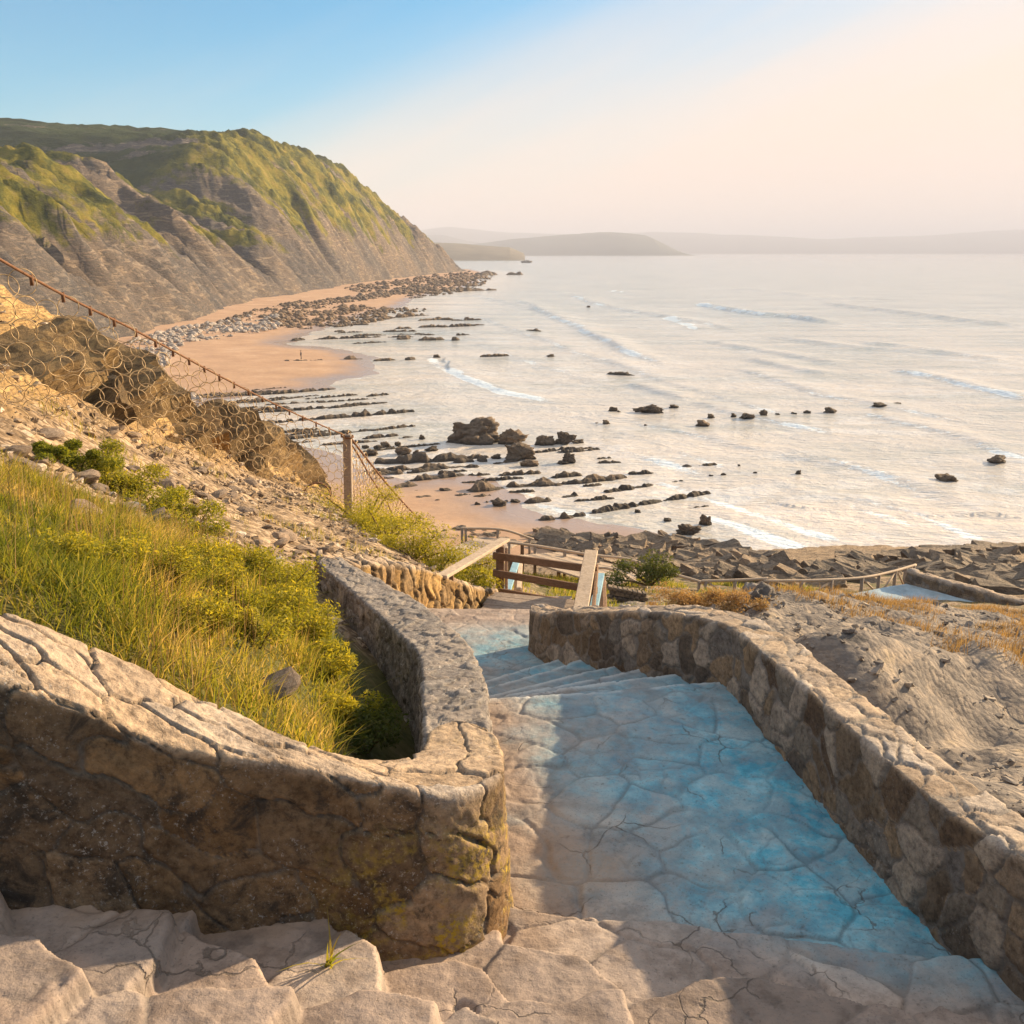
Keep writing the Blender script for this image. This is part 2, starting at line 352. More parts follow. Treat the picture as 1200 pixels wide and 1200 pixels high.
# ------------------------------------------------------------------ stairway geometry (x right, y ahead, heights as drop below the eye)
def px_edge(lst): return [tuple(at_drop(u, v, d)[:2])+(d,) for u, v, d in lst]
A_front = [(-4.4, 2.75, .35), (-3.2, 3.1, .98), (-2.4, 3.33, 1.37)]+px_edge([(100, 833, 1.72), (170, 868, 1.88), (250, 886, 1.98), (330, 898, 2.06), (400, 911, 2.13), (470, 925, 2.2), (522, 934, 2.26)])+[(-.145, 3.87, 2.29), (-.075, 3.99, 2.31), (-.05, 4.15, 2.33), (-.06, 4.42, 2.37)]
A_back = [(-4.5, 3.15, .33), (-3.3, 3.48, .9), (-2.55, 3.66, 1.22)]+px_edge([(22, 725, 1.45), (100, 757, 1.6), (180, 792, 1.76), (260, 831, 1.94), (330, 865, 2.08), (390, 886, 2.19), (440, 892, 2.25)])+[(-.52, 4.12, 2.28), (-.45, 4.2, 2.3), (-.425, 4.3, 2.32), (-.42, 4.5, 2.36)]
B_left = px_edge([(499, 905, 2.36), (497, 870, 2.38), (495, 800, 2.6), (489, 765, 2.8), (460, 735, 3.0), (420, 700, 3.2), (374, 661, 3.36)])
B_right = px_edge([(577, 905, 2.36), (574, 860, 2.42), (568, 800, 2.63), (545, 752, 2.9), (500, 712, 3.14), (450, 682, 3.34), (402, 656, 3.4)])
C_back = [(-2.25, 10.9, 3.38), (-1.82, 11.7, 3.66), (-1.38, 12.6, 4.08), (-.92, 13.6, 4.62), (-.58, 14.45, 5.04)]
C_front = [(-1.95, 10.45, 3.38), (-1.52, 11.4, 3.7), (-1.08, 12.4, 4.1), (-.62, 13.4, 4.65), (-.25, 14.3, 5.06)]
R_in = [(.22, 10.15, 3.82), (.35, 9.8, 3.72), (.49, 9.45, 3.55), (.69, 9.0, 3.4), (.955, 8.5, 3.2), (1.13, 8.02, 3.02), (1.36, 7.54, 2.86), (1.56, 7.12, 2.76), (1.66, 6.85, 2.72), (1.74, 6.3, 2.68), (1.85, 5.6, 2.64), (1.97, 4.87, 2.62), (2.1, 4.2, 2.6), (2.3, 3.4, 2.45), (2.6, 2.4, 2.0), (3.0, 1.2, 1.3)]
R_out0 = [(.5, 10.45, 3.82), (.72, 10.05, 3.72), (.88, 9.7, 3.56), (1.08, 9.28, 3.4), (1.33, 8.8, 3.21), (1.53, 8.35, 3.04), (1.78, 7.85, 2.88), (2.05, 7.35, 2.78), (2.2, 6.9, 2.76), (2.28, 6.3, 2.72), (2.36, 5.6, 2.68), (2.45, 4.95, 2.66), (2.58, 4.3, 2.62), (2.8, 3.55, 2.47), (3.1, 2.6, 2.0), (3.5, 1.4, 1.3)]
R_out = [(a_+(c_-a_)*.68, b_+(d_-b_)*.68, f_) for (a_, b_, _), (c_, d_, f_) in zip(R_in, R_out0)]
def zrel(l): return [np.array([x, y, H-d]) for x, y, d in l]
def spline(P, n):
    P = np.array(P, float); t = np.r_[0, np.cumsum(np.maximum(np.linalg.norm(np.diff(P[:, :2], axis=0), axis=1), 1e-6))]
    m = np.zeros_like(P); m[1:-1] = ((P[2:]-P[:-2])/(t[2:]-t[:-2])[:, None]); m[0] = (P[1]-P[0])/(t[1]-t[0]); m[-1] = (P[-1]-P[-2])/(t[-1]-t[-2])
    T = np.linspace(0, t[-1], n); i = np.clip(np.searchsorted(t, T, 'right')-1, 0, len(t)-2)
    h = t[i+1]-t[i]; s = ((T-t[i])/h)[:, None]; h = h[:, None]
    return (2*s**3-3*s**2+1)*P[i]+(s**3-2*s**2+s)*h*m[i]+(-2*s**3+3*s**2)*P[i+1]+(s**3-s**2)*h*m[i+1], t[-1]
def stone_wall(name, back, front, depth, mat, label, cell=(.3, .22), ds=.02, relief=.03, rough=.02, seed=0, warp=.15, joint=.09, tb=0.):
    """a masonry wall between two top edges, going 'depth' below them; stones and joints are real relief"""
    L0 = sum(np.linalg.norm(np.array(front[i+1])[:2]-np.array(front[i])[:2]) for i in range(len(front)-1))
    n = max(12, int(L0/ds)); Bk, _ = spline(back, n); Fr, L = spline(front, n); s = np.linspace(0, L, n)
    th = np.linalg.norm(Bk-Fr, axis=1).mean()
    nb = max(6, int(depth/ds)); nt = max(5, int(th/ds))
    secs = []; ps = []
    for i in range(n):
        b, f = Bk[i], Fr[i]
        tdir = (Fr[min(i+1, n-1)]-Fr[max(i-1, 0)]); tdir[2] = 0
        out = (f-b).copy(); out[2] = 0; out /= np.linalg.norm(out)+1e-9
        t1 = np.linspace(1, 0, nb, endpoint=False)[:, None]; t2 = np.linspace(0, 1, nt, endpoint=False)[:, None]; t3 = np.linspace(0, 1, nb+1)[:, None]
        A = b+np.array([0, 0, -depth])*t1-out*t1*.06; T = b+(f-b)*t2; C = f+np.array([0, 0, -depth])*t3+out*t3*.06
        secs.append(np.vstack([A, T, C]))
    S = np.array(secs); m = S.shape[1]
    p = np.r_[np.linspace(-depth, 0, nb, endpoint=False), np.linspace(0, th, nt, endpoint=False), np.linspace(th, th+depth, nb+1)]
    topm = sst(-.05, .02, p)*(1-sst(th-.02, th+.05, p))
    # round caps: rings collapsing to the middle of the wall
    def cap(sec, nxt, sgn, s0):
        c = (sec[nb]+sec[nb+nt])/2; r = []; ss = []; tv = sec[nb]-nxt[nb]; tv[2] = 0; tv /= np.linalg.norm(tv)+1e-9
        k = max(4, int(th/2/ds))
        for j in range(1, k+1):
            ph = j/k*math.pi/2; w = math.cos(ph); q = sec.copy(); q[:, :2] = c[:2]+(sec[:, :2]-c[:2])*max(w, .001)+tv[:2]*math.sin(ph)*th*.42; r.append(q); ss.append(s0+sgn*j*th/2/k)
        return r, ss
    r0, s0 = cap(S[0], S[1], -1, 0); r1, s1 = cap(S[-1], S[-2], 1, L)
    S = np.array(r0[::-1]+list(S)+r1); s = np.r_[s0[::-1], s, s1]; n = len(S)
    for _ in range(2):   # soften the arris
        S[:, 1:-1] = S[:, 1:-1]*.5+(S[:, :-2]+S[:, 2:])*.25
    ss, pp = np.meshgrid(s, p, indexing='ij')
    wx = fbm(ss*2.2, pp*2.2, 3, seed+5)*warp; wy = fbm(ss*2.2+9, pp*2.2-4, 3, seed+6)*warp
    f1, f2, cid, ox, oy = voro((ss+wx)/cell[0]+seed*3.7, (pp+wy)/cell[1]+seed, seed)
    e = f2-f1; stone = sst(.01, joint, e)
    du = np.gradient(S, axis=0); dv = np.gradient(S, axis=1); N = np.cross(du, dv); N /= np.linalg.norm(N, axis=2, keepdims=True)+1e-9
    mid = S.mean(axis=(0, 1))
    if np.einsum('ijk,ijk->ij', N[:, nb:nb+nt], np.array([0, 0, 1.])[None, None]).mean() < 0: N = -N
    tilt = (hsh(np.floor(cid*9999), np.floor(cid*777), 3)-.5)*ox+(hsh(np.floor(cid*9999), np.floor(cid*777), 4)-.5)*oy
    d = relief*(1+tb*topm[None])*(stone-.6)+relief*1.1*(cid-.5)*stone+relief*.9*tilt*stone+rough*fbm(ss*9, pp*9, 5, seed+20, .6)+rough*.7*fbm(ss*2.5, pp*2.5, 3, seed+30)
    d[:len(r0)] *= np.linspace(.15, 1, len(r0))[:, None]; d[n-len(r1):] *= np.linspace(1, .15, len(r1))[:, None]
    S = S+N*d[..., None]
    return tag(mesh(name, S.reshape(-1, 3), gridfaces(n, m), mat, {'sid': cid, 'mort': 1-sst(.0, joint, e), 'top': np.repeat(topm[None], n, 0)}), label, 'wall')

# path outline (runs a little way under the walls)
left_b = [(x-.12, y+.1) for x, y, _ in A_front[:-4]]+[(-.22, 4.05), (-.2, 4.3)]+[(x-.1, y) for x, y, _ in B_right[1:-1]]+[(x-.1, y+.05) for x, y, _ in C_front]
right_b = [(x+.15, y+.05) for x, y, _ in R_in]
PATH = left_b+[(.6, 14.3), (.55, 11)]+right_b+[(1.5, .4), (-4.3, .4)]
landing = H-3.2
def side_of(x, y, a, b):   # >0 on the camera side of the line a->b (a left)
    dx, dy = b[0]-a[0], b[1]-a[1]; L = math.hypot(dx, dy); return ((x-a[0])*dy-(y-a[1])*dx)/L
UP = [((-.06, 4.22), (2.3, 3.82)), ((-.32, 3.8), (2.3, 3.25)), ((-.56, 3.52), (2.2, 2.55)), ((-.93, 3.6), (2.0, 1.9)), ((-1.3, 3.58), (1.7, 1.25)), ((-1.7, 3.5), (1.3, .6)), ((-2.1, 3.4), (.8, .2)), ((-2.6, 3.2), (.2, -.2)), ((-3.1, 3.0), (-.5, -.5))]
DOWN = [((0, 6.73), (1.53, 7.01)), ((-.05, 7.1), (1.36, 7.54)), ((-.12, 7.45), (1.13, 8.02)), ((-.2, 7.85), (.955, 8.5)), ((-.32, 8.3), (.69, 9.0)), ((-.45, 8.75), (.49, 9.45))]
def path_z(x, y, xs=None, ys=None):
    z = landing-.06*(1-sst(4, 6.8, y)); xs = x if xs is None else xs; ys = y if ys is None else ys
    wob = fbm(x*2.1, y*2.1, 4, 40)*.07; wobs = fbm(xs*2.1, ys*2.1, 4, 40)*.07
    for a, b in UP: q_ = (a, b) == UP[0]; z = z+.12*sst(-.012, .012, side_of(x if q_ else xs, y if q_ else ys, a, b)+(wob if q_ else wobs)*.7)
    for a, b in DOWN: z = z-.17*sst(-.012, .012, -side_of(x, y, a, b)+wob*.22)
    z = z-np.interp(y, [0, 6.5, 9.3, 10.5, 12, 13.4, 15], [0, 0, .0, .08, .25, .9, 1.5])
    return z
def build_path():
    xs = np.r_[np.arange(-4.3, -2.2, .05), np.arange(-2.2, 3.4, .0125)]; ys = np.r_[np.arange(.5, 2.3, .03), np.arange(2.3, 4.7, .009), np.arange(4.7, 9.6, .015), np.arange(9.6, 14.4, .03)]
    Y, X = np.meshgrid(ys, xs, indexing='ij'); keep = inside(X, Y, PATH) & ((Y < 12.88-.31*(X+.42)) | (X < -1.2))
    wx = fbm(X*1.5, Y*1.5, 3, 61)*.16; wy = fbm(X*1.5+5, Y*1.5, 3, 62)*.16
    f1, f2, cid, ox, oy = voro((X+wx)/.42, (Y+wy)/.38, 8, .95); e = f2-f1; st = sst(.01, .06, e)
    hx = X-ox*.42*.9; hy = Y-oy*.38*.9; Z = path_z(X, Y, hx, hy)
    # smaller crazing inside the big stones
    g1, g2, gid, _, _ = voro((X+wx*1.4)/.21+3, (Y+wy*1.4)/.2, 18, .95); e2 = g2-g1
    small = hsh(np.floor(cid*9999), np.floor(cid*333), 9) > .66
    st2 = np.where(small, sst(.01, .09, e2), 1)
    up = sst(0, .4, side_of(X, Y, *UP[0]))
    Z = Z+.014*(st-1)+.007*(st2-1)+.016*(cid-.5)*st+.012*fbm(X*3, Y*3, 5, 70, .6)+.007*fbm(X*14, Y*14, 4, 71, .6)+up*(.006*fbm(X*4.5, Y*4.5, 5, 72, .6)+.012*(cid-.5)+.03*(hsh(np.floor(cid*9999), np.floor(cid*55), 3)-.5)*ox)
    for _ in range(1): Z[1:-1, 1:-1] = .4*Z[1:-1, 1:-1]+.15*(Z[:-2, 1:-1]+Z[2:, 1:-1]+Z[1:-1, :-2]+Z[1:-1, 2:])
    Z += .0035*fbm(X*45, Y*45, 3, 73)
    lip = np.zeros_like(X)
    for a, b in DOWN: sd_ = -side_of(X, Y, a, b)+fbm(X*2.1, Y*2.1, 4, 40)*.07*.22; lip = np.maximum(lip, np.exp(-((sd_+.035)/.03)**2)*sst(-.3, .2, fbm(X*5, Y*5, 3, 77)+.15))
    lip *= inside(X, Y, PATH)*(Y > 6.3)
    # blue shade painted into the stone colour, strongest along the foot of the right wall, fading with ragged edges to the left
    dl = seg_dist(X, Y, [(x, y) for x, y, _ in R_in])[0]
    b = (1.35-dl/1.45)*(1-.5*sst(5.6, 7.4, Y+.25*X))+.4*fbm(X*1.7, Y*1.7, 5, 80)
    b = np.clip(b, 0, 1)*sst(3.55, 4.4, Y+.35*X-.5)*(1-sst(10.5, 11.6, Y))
    dA = seg_dist(X, Y, [(x, y) for x, y, _ in A_front])[0]; dB = seg_dist(X, Y, [(x, y) for x, y, _ in B_right])[0]
    dirt = np.clip(1-np.minimum(dA*1.5, dB)/.5, 0, 1)*sst(-.1, .35, fbm(X*3, Y*3, 4, 90)+.25)
    sand = sst(.15, .5, fbm(X*1.1+3, Y*1.1, 4, 95)+.75-np.hypot((X-.35)/.9, (Y-4.75)/.75))*.75
    cr = np.maximum(1-sst(.02, .07, e), .7*(1-st2))*(.35+.65*sst(-.25, .15, fbm(X*2, Y*2, 3, 99)))
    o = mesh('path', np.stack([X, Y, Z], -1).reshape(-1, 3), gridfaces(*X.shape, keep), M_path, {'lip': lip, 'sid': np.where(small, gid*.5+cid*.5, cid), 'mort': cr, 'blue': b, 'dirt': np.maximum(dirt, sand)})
    tag(o, 'stone paved landing and steps between the two walls, with blue shade painted into the stone colour', 'path', kind='structure')
build_path()
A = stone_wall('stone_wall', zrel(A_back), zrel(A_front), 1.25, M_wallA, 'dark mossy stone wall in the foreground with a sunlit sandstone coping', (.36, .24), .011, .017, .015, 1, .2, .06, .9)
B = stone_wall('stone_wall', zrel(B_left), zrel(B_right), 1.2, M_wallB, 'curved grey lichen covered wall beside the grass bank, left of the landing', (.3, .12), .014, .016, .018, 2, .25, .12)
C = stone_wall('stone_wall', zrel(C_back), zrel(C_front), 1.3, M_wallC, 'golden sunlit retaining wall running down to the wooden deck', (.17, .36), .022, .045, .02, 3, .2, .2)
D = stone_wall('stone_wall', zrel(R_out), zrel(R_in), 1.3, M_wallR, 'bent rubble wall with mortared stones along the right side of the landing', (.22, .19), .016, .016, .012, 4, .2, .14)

# ------------------------------------------------------------------ hillside: smooth surface through surveyed points
ctrl = []
def cpx(*rows):
    for u, v, y in rows: ctrl.append(at_y(u, v, y))
def cw(*rows):
    for x, y, d in rows: ctrl.append(np.array([x, y, H-d]))
cw((-2.0, 3.95, 1.72), (-1.5, 4.0, 1.95), (-1.1, 4.12, 2.3), (-.75, 4.3, 2.75), (-.5, 4.6, 3.1), (-2.6, 3.85, 1.5), (-3.3, 3.7, 1.25), (-4.4, 3.4, .8), (-2.5, 3.3, 2.2), (-1.5, 3.4, 2.7), (-3.5, 2.9, 1.8), (-5, 2.4, .7))
cpx((30, 650, 5.0), (100, 700, 5.0), (200, 750, 5.0), (300, 808, 4.9), (390, 850, 5.0), (20, 610, 6.5), (150, 630, 7), (250, 650, 7.5), (350, 668, 8.5), (370, 730, 7.3), (408, 785, 6.2))
cw((-.62, 5.0, 3.5), (-.7, 5.9, 3.6), (-1.0, 7.2, 3.6), (-1.85, 9.0, 3.75), (-1.25, 5.6, 2.85))
cpx((20, 540, 9), (100, 570, 10), (250, 600, 12), (350, 640, 12.2), (20, 490, 11), (200, 545, 15), (300, 575, 19), (400, 607, 24), (30, 450, 13), (60, 412, 16), (150, 452, 18), (200, 490, 20), (300, 530, 25), (375, 568, 29))
cw((-12, 10, .6), (-16, 20, .2), (-12, 26, 1.8), (-25, 20, -2), (-18, 34, 5), (-30, 40, 5), (-10, 36, 10.), (-4.5, 34, 10.5), (-5, 45, 16.5), (-15, 48, 14), (-8, 60, 20.5), (-30, 60, 16), (-45, 45, 6), (0, 60, 20.6), (-20, 72, 21.3), (-45, 75, 15))
cpx((440, 604, 22), (500, 655, 17), (430, 648, 14), (470, 632, 20), (560, 694, 16.2), (520, 640, 26))
cw((-.55, 12.9, 4.25), (.3, 13.5, 6.0), (.3, 16.5, 6.7), (1.2, 13, 5.2), (0, 22, 8.6), (-3, 25, 8.3), (2, 30, 11), (-3, 34, 11.2))
cpx((770, 690, 36), (800, 694, 33), (850, 697, 36), (700, 688, 38), (560, 668, 40), (640, 676, 41))
cpx((840, 712, 13), (885, 716, 12.5), (760, 716, 14), (950, 726, 13.5), (1050, 726, 16), (1150, 726, 15), (1000, 790, 9), (1080, 865, 7), (1000, 745, 11.5), (1130, 790, 9.8), (1190, 840, 8.2))
cw((3.1, 5.2, 3.4), (3.2, 3.5, 3.1), (4.6, 4, 3.4), (8, 5, 3.9), (8, 9, 4.9), (16, 10, 5.5), (14, 18, 7.5), (6, 20, 7.6), (9, 26, 10.5), (20, 26, 10.5))
cpx((1100, 702, 36), (1000, 706, 37), (950, 706, 38), (1160, 708, 35))
cw((5, 50, 16.8), (15, 50, 16.7), (25, 48, 16.2), (35, 40, 14), (40, 25, 9), (45, 55, 18), (7, 60, 20.2), (17, 60, 20), (30, 60, 19.8), (45, 66, 20.5), (0, 72, 22), (15, 72, 22), (30, 74, 22.2), (50, 76, 22.5), (0, 86, 24), (30, 88, 24), (60, 88, 24), (-25, 88, 23), (65, 40, 14), (65, 10, 5), (30, 5, 4), (2.4, 7.8, 3.5), (1.4, 9.8, 4.4), (.9, 11.3, 4.9))
ctrl = np.array(ctrl)
def tps_fit(P, lam=.002):
    n = len(P); r2 = ((P[:, None, :2]-P[None, :, :2])**2).sum(-1); K = .5*r2*np.log(r2+1e-9)
    K += np.eye(n)*lam*n; Q = np.c_[np.ones(n), P[:, :2]]
    M = np.block([[K, Q], [Q.T, np.zeros((3, 3))]]); return np.linalg.solve(M, np.r_[P[:, 2], 0, 0, 0])
# warp to log distance so that near detail and the far slope fit one spline
def wxy(x, y):
    r = np.hypot(x, y)+1e-6; s = np.log1p(r/3.)*3./r*1.0
    return x*s, y*s
cx_, cy_ = wxy(ctrl[:, 0], ctrl[:, 1]); CT = np.c_[cx_, cy_, ctrl[:, 2]]; W = tps_fit(CT)
def ground(x, y):
    x = np.asarray(x, float); y = np.asarray(y, float); sh = x.shape; a, b = wxy(x.ravel(), y.ravel())
    z = W[-3]+W[-2]*a+W[-1]*b
    for i in range(len(CT)):
        r2 = (a-CT[i, 0])**2+(b-CT[i, 1])**2; z = z+W[i]*.5*r2*np.log(r2+1e-9)
    return z.reshape(sh)
def g1(x, y): return float(hill_z(np.array([x]), np.array([y]))[0][0])
NETP = [tuple(at_y(u, v, y)[:2]) for u, v, y in ((-160, 440, 8.5), (20, 490, 11), (200, 545, 15), (300, 575, 19), (400, 607, 24))]
def hill_masks(x, y):
    d, par, side, _ = seg_dist(x, y, NETP)
    behind = (side < 0)  # far side of the net
    n1 = fbm(x*.6, y*.6, 5, 120)
    rock = np.where(behind & (x < 1) & (y < 40), sst(-.2, .6, d-.2+n1), 0)
    right = sst(2.2, 2.7, x)*sst(2, 4, y)*(y < 30)
    rock = np.maximum(rock, right*sst(-.35, .0, n1+.3))
    grey = right
    # turf: the bank between the walls and tongues running up the slope
    bank = (x < .2)*(y < 9.6)*sst(0, 1.2, 8.6+1.1*n1+.22*(x+3)-y+.35*np.sin(x*1.3))
    lower = sst(25, 32, y)*sst(-.15, .15, n1)*(y < 58)*.8
    return np.clip(rock, 0, 1), grey, np.clip(np.maximum(bank, lower), 0, 1)
def hill_z(X, Y):
    Z = ground(X, Y)
    rock, grey, gr = hill_masks(X, Y)
    dist = np.hypot(X, Y)
    Z = Z+(.03+.012*np.minimum(dist, 40)*.25)*fbm(X*1.1, Y*1.1, 6, 130, .55)
    # ledges and broken strata
    led = ridged(X*.45+Y*.3, Y*.5-X*.4, 5, 140, .6); st = np.floor((Z+fbm(X*.3, Y*.3, 3, 150)*.8)/.28)
    Z = Z+rock*(1-grey)*(.75*(led-.55)+.16*(hsh(st, st*0, 7)-.5)+.10*fbm(X*3, Y*3, 4, 155))
    Z = Z+rock*grey*(.24*(ridged(X*.45+Y*.3, Y*1.1-X*.35, 6, 160, .6)-.5)+.14*fbm(X*1.2, Y*1.2, 6, 165, .6))
    sp_ = sst(-.1, .5, ridged(X*1.6, Y*1.6, 3, 170)-.6); Z = Z+.04*sp_*(1-gr)*(1-rock)
    for pts, hh, ww in ((((1000, 805, 8.4), (1040, 793, 9.0), (1100, 782, 9.3), (1165, 770, 9.8), (1300, 760, 11)), .5, .7), (((1010, 775, 9.8), (1050, 772, 10.4), (1165, 758, 11.3), (1300, 745, 12.5)), -.45, .9), (((925, 722, 13.8), (1000, 716, 15.5), (1070, 714, 17), (1170, 709, 18), (1300, 704, 20)), .3, 1.1), (((1080, 845, 7.0), (1130, 830, 7.6), (1200, 815, 8.4)), -.3, .5)):
        d = seg_dist(X, Y, [tuple(at_y(*q)[:2]) for q in pts])[0]+.5*fbm(X*.8, Y*.8, 5, 175); Z = Z+hh*np.exp(-(d/ww)**2)
    return Z, rock, grey, gr
def build_hill():
    def axis(lo, hi, fine, g):
        out = [0.]
        while out[-1] < hi: out.append(out[-1]+fine+g*out[-1])
        neg = [0.]
        while neg[-1] > lo: neg.append(neg[-1]-fine+g*neg[-1])
        return np.array(neg[::-1][:-1]+out)
    xs = axis(-75, 80, .055, .012); ys = axis(0, 92, .05, .0075); ys = ys[ys >= .0]
    Y, X = np.meshgrid(ys, xs, indexing='ij')
    Z, rock, grey, gr = hill_z(X, Y)
    inn = sdist(X, Y, PATH); Z = np.where(inn > -.05, np.minimum(Z, path_z(X, Y)-.5), Z)
    keep = Z > -3.5
    o = mesh('hillside', np.stack([X, Y, Z], -1).reshape(-1, 3), gridfaces(*X.shape, keep), M_hill, {'grass': gr, 'rock': rock, 'grey': grey})
    tag(o, 'steep earth and rock hillside falling to the beach', 'hillside', kind='structure')
build_hill()
def hit(u, v, y0=2., y1=95.):
    """where the sight line of a picture point meets the hillside"""
    d = ray(u, v); ys = np.linspace(y0, y1, 700); P = d[None]*(ys/d[1])[:, None]+np.array([0, 0, H])
    g = ground(P[:, 0], P[:, 1]); k = np.nonzero(P[:, 2] < g)[0]
    i = k[0] if len(k) else len(ys)-1
    return np.array([P[i, 0], P[i, 1], max(g1(P[i, 0], P[i, 1]), 0)])

# ------------------------------------------------------------------ headland
CY = [40, 100, 150, 200, 296, 430, 671, 900, 1100, 1173, 1230, 1400]; CX = [-44, -58, -76, -92, -101, -110, -102, -80, -60, -51, -95, -320]
def coast(y): return np.interp(y, CY, CX)
def headland_h(X, Y):
    xc = coast(Y)+9*fbm(Y/60, Y*0, 4, 200)*sst(60, 200, Y); d = xc-X
    top = np.interp(Y, [40, 150, 250, 420, 480, 530, 600, 700, 850, 950, 1050, 1120, 1173, 1400], [16, 34, 47, 55, 55, 64, 84, 96, 92, 76, 54, 34, 12, 8])
    run = np.interp(Y, [40, 250, 500, 1173], [40, 66, 84, 60])
    t = np.clip(d/run, 0, 1.0)
    prof = np.where(d < 0, d*.02, (1-(1-t)**1.55)*top+np.maximum(d-run, 0)*.06)
    val = np.exp(-((Y-505-.15*d)/46)**2)*sst(12, 80, d)*24; prof = prof-val
    w = fbm(X/70, Y/70, 3, 210)*22
    bell = np.clip(t*3.2, 0, 1)*(1-.75*sst(.75, 1.15, d/run))
    gul = ridged((Y+w+d*.25)/48, d/210+3, 4, 220, .55)-.55
    gul2 = ridged((Y+w*.7+d*.3)/15, d/70, 3, 230, .5)-.55
    h = prof+bell*(25*gul+8.*gul2)+bell*2.5*fbm(X/9, Y/9, 4, 240)+sst(-8, 4, d)*2.0*fbm(X/5, Y/5, 3, 250)
    strk = fbm((Y+w+d*.45)/26, d/120, 5, 270, .6)
    grass = .30+.5*sst(.1, .5, t+.12*fbm(X/40, Y/40, 4, 260))+.95*strk-1.1*np.maximum(-gul2-.05, 0)-.9*np.maximum(-gul-.1, 0)-.3*(1-sst(.0, .35, t))
    grass = grass-.34*(1-sst(400, 500, Y))*(1-sst(.75, .95, t))-.3*sst(930, 1120, Y)
    return h, d, grass, sst(.85, 1.2, d/run)
def build_headland():
    ys = np.r_[np.arange(45, 300, 1.6), np.arange(300, 700, 1.7), np.arange(700, 1420, 2.6)]
    dd = np.r_[np.arange(-14, 110, 1.35), np.arange(110, 460, 7)]
    Y, D = np.meshgrid(ys, dd, indexing='ij'); X = coast(Y)-D
    h, d, g, turf = headland_h(X, Y)
    o = mesh('headland', np.stack([X, Y, h+.25], -1).reshape(-1, 3), gridfaces(*X.shape), M_cliff, {'grass': g, 'turf': turf})
    tag(o, 'tall headland with eroded grey cliffs and grassy top', 'headland', kind='structure')
build_headland()

# ------------------------------------------------------------------ beach, sea
def gz(lst): return [tuple(at_z(u, v, 0)[:2]) for u, v in lst]
S1 = gz([(-250, 520), (150, 492), (230, 474), (300, 464), (397, 456), (388, 446), (436, 441), (443, 422), (404, 409), (338, 404), (362, 391), (386, 384), (425, 371), (470, 360), (485, 350), (545, 336), (575, 321), (545, 314), (300, 325), (-400, 380)])
S2 = gz([(-200, 520), (180, 488), (290, 505), (400, 530), (440, 556), (480, 560), (540, 556), (565, 563), (600, 577), (622, 594), (655, 602), (720, 613), (800, 627), (870, 640), (935, 660), (965, 680), (1050, 675), (1250, 665), (1300, 800), (500, 760), (-200, 700)])
def beach_z(X, Y):
    d = np.maximum(sdist(X, Y, S1), sdist(X, Y, S2)); n = fbm(X/14, Y/14, 4, 300)
    d = d+4.*n*np.clip(Y/250, .25, 1)
    return np.where(d > 0, np.minimum(.028*d, 1.9), np.maximum(.035*d, -2.))+.03*fbm(X/3, Y/5, 3, 310)
def build_beach():
    ys = [45.]
    while ys[-1] < 1300: ys.append(ys[-1]*1.0062)
    ys = np.array(ys); a = np.linspace(-.62, .75, 420)
    Y, Q = np.meshgrid(ys, a, indexing='ij'); X = Q*Y
    Z = beach_z(X, Y); keep = (Z > -1.2)
    o = mesh('beach', np.stack([X, Y, Z], -1).reshape(-1, 3), gridfaces(*X.shape, keep), M_sand, {'wet': 1-sst(.03, .3, Z+.08*fbm(X/6, Y/6, 4, 320))})
    tag(o, 'orange sand beach, wet and shining at the water', 'beach', kind='structure')
build_beach()
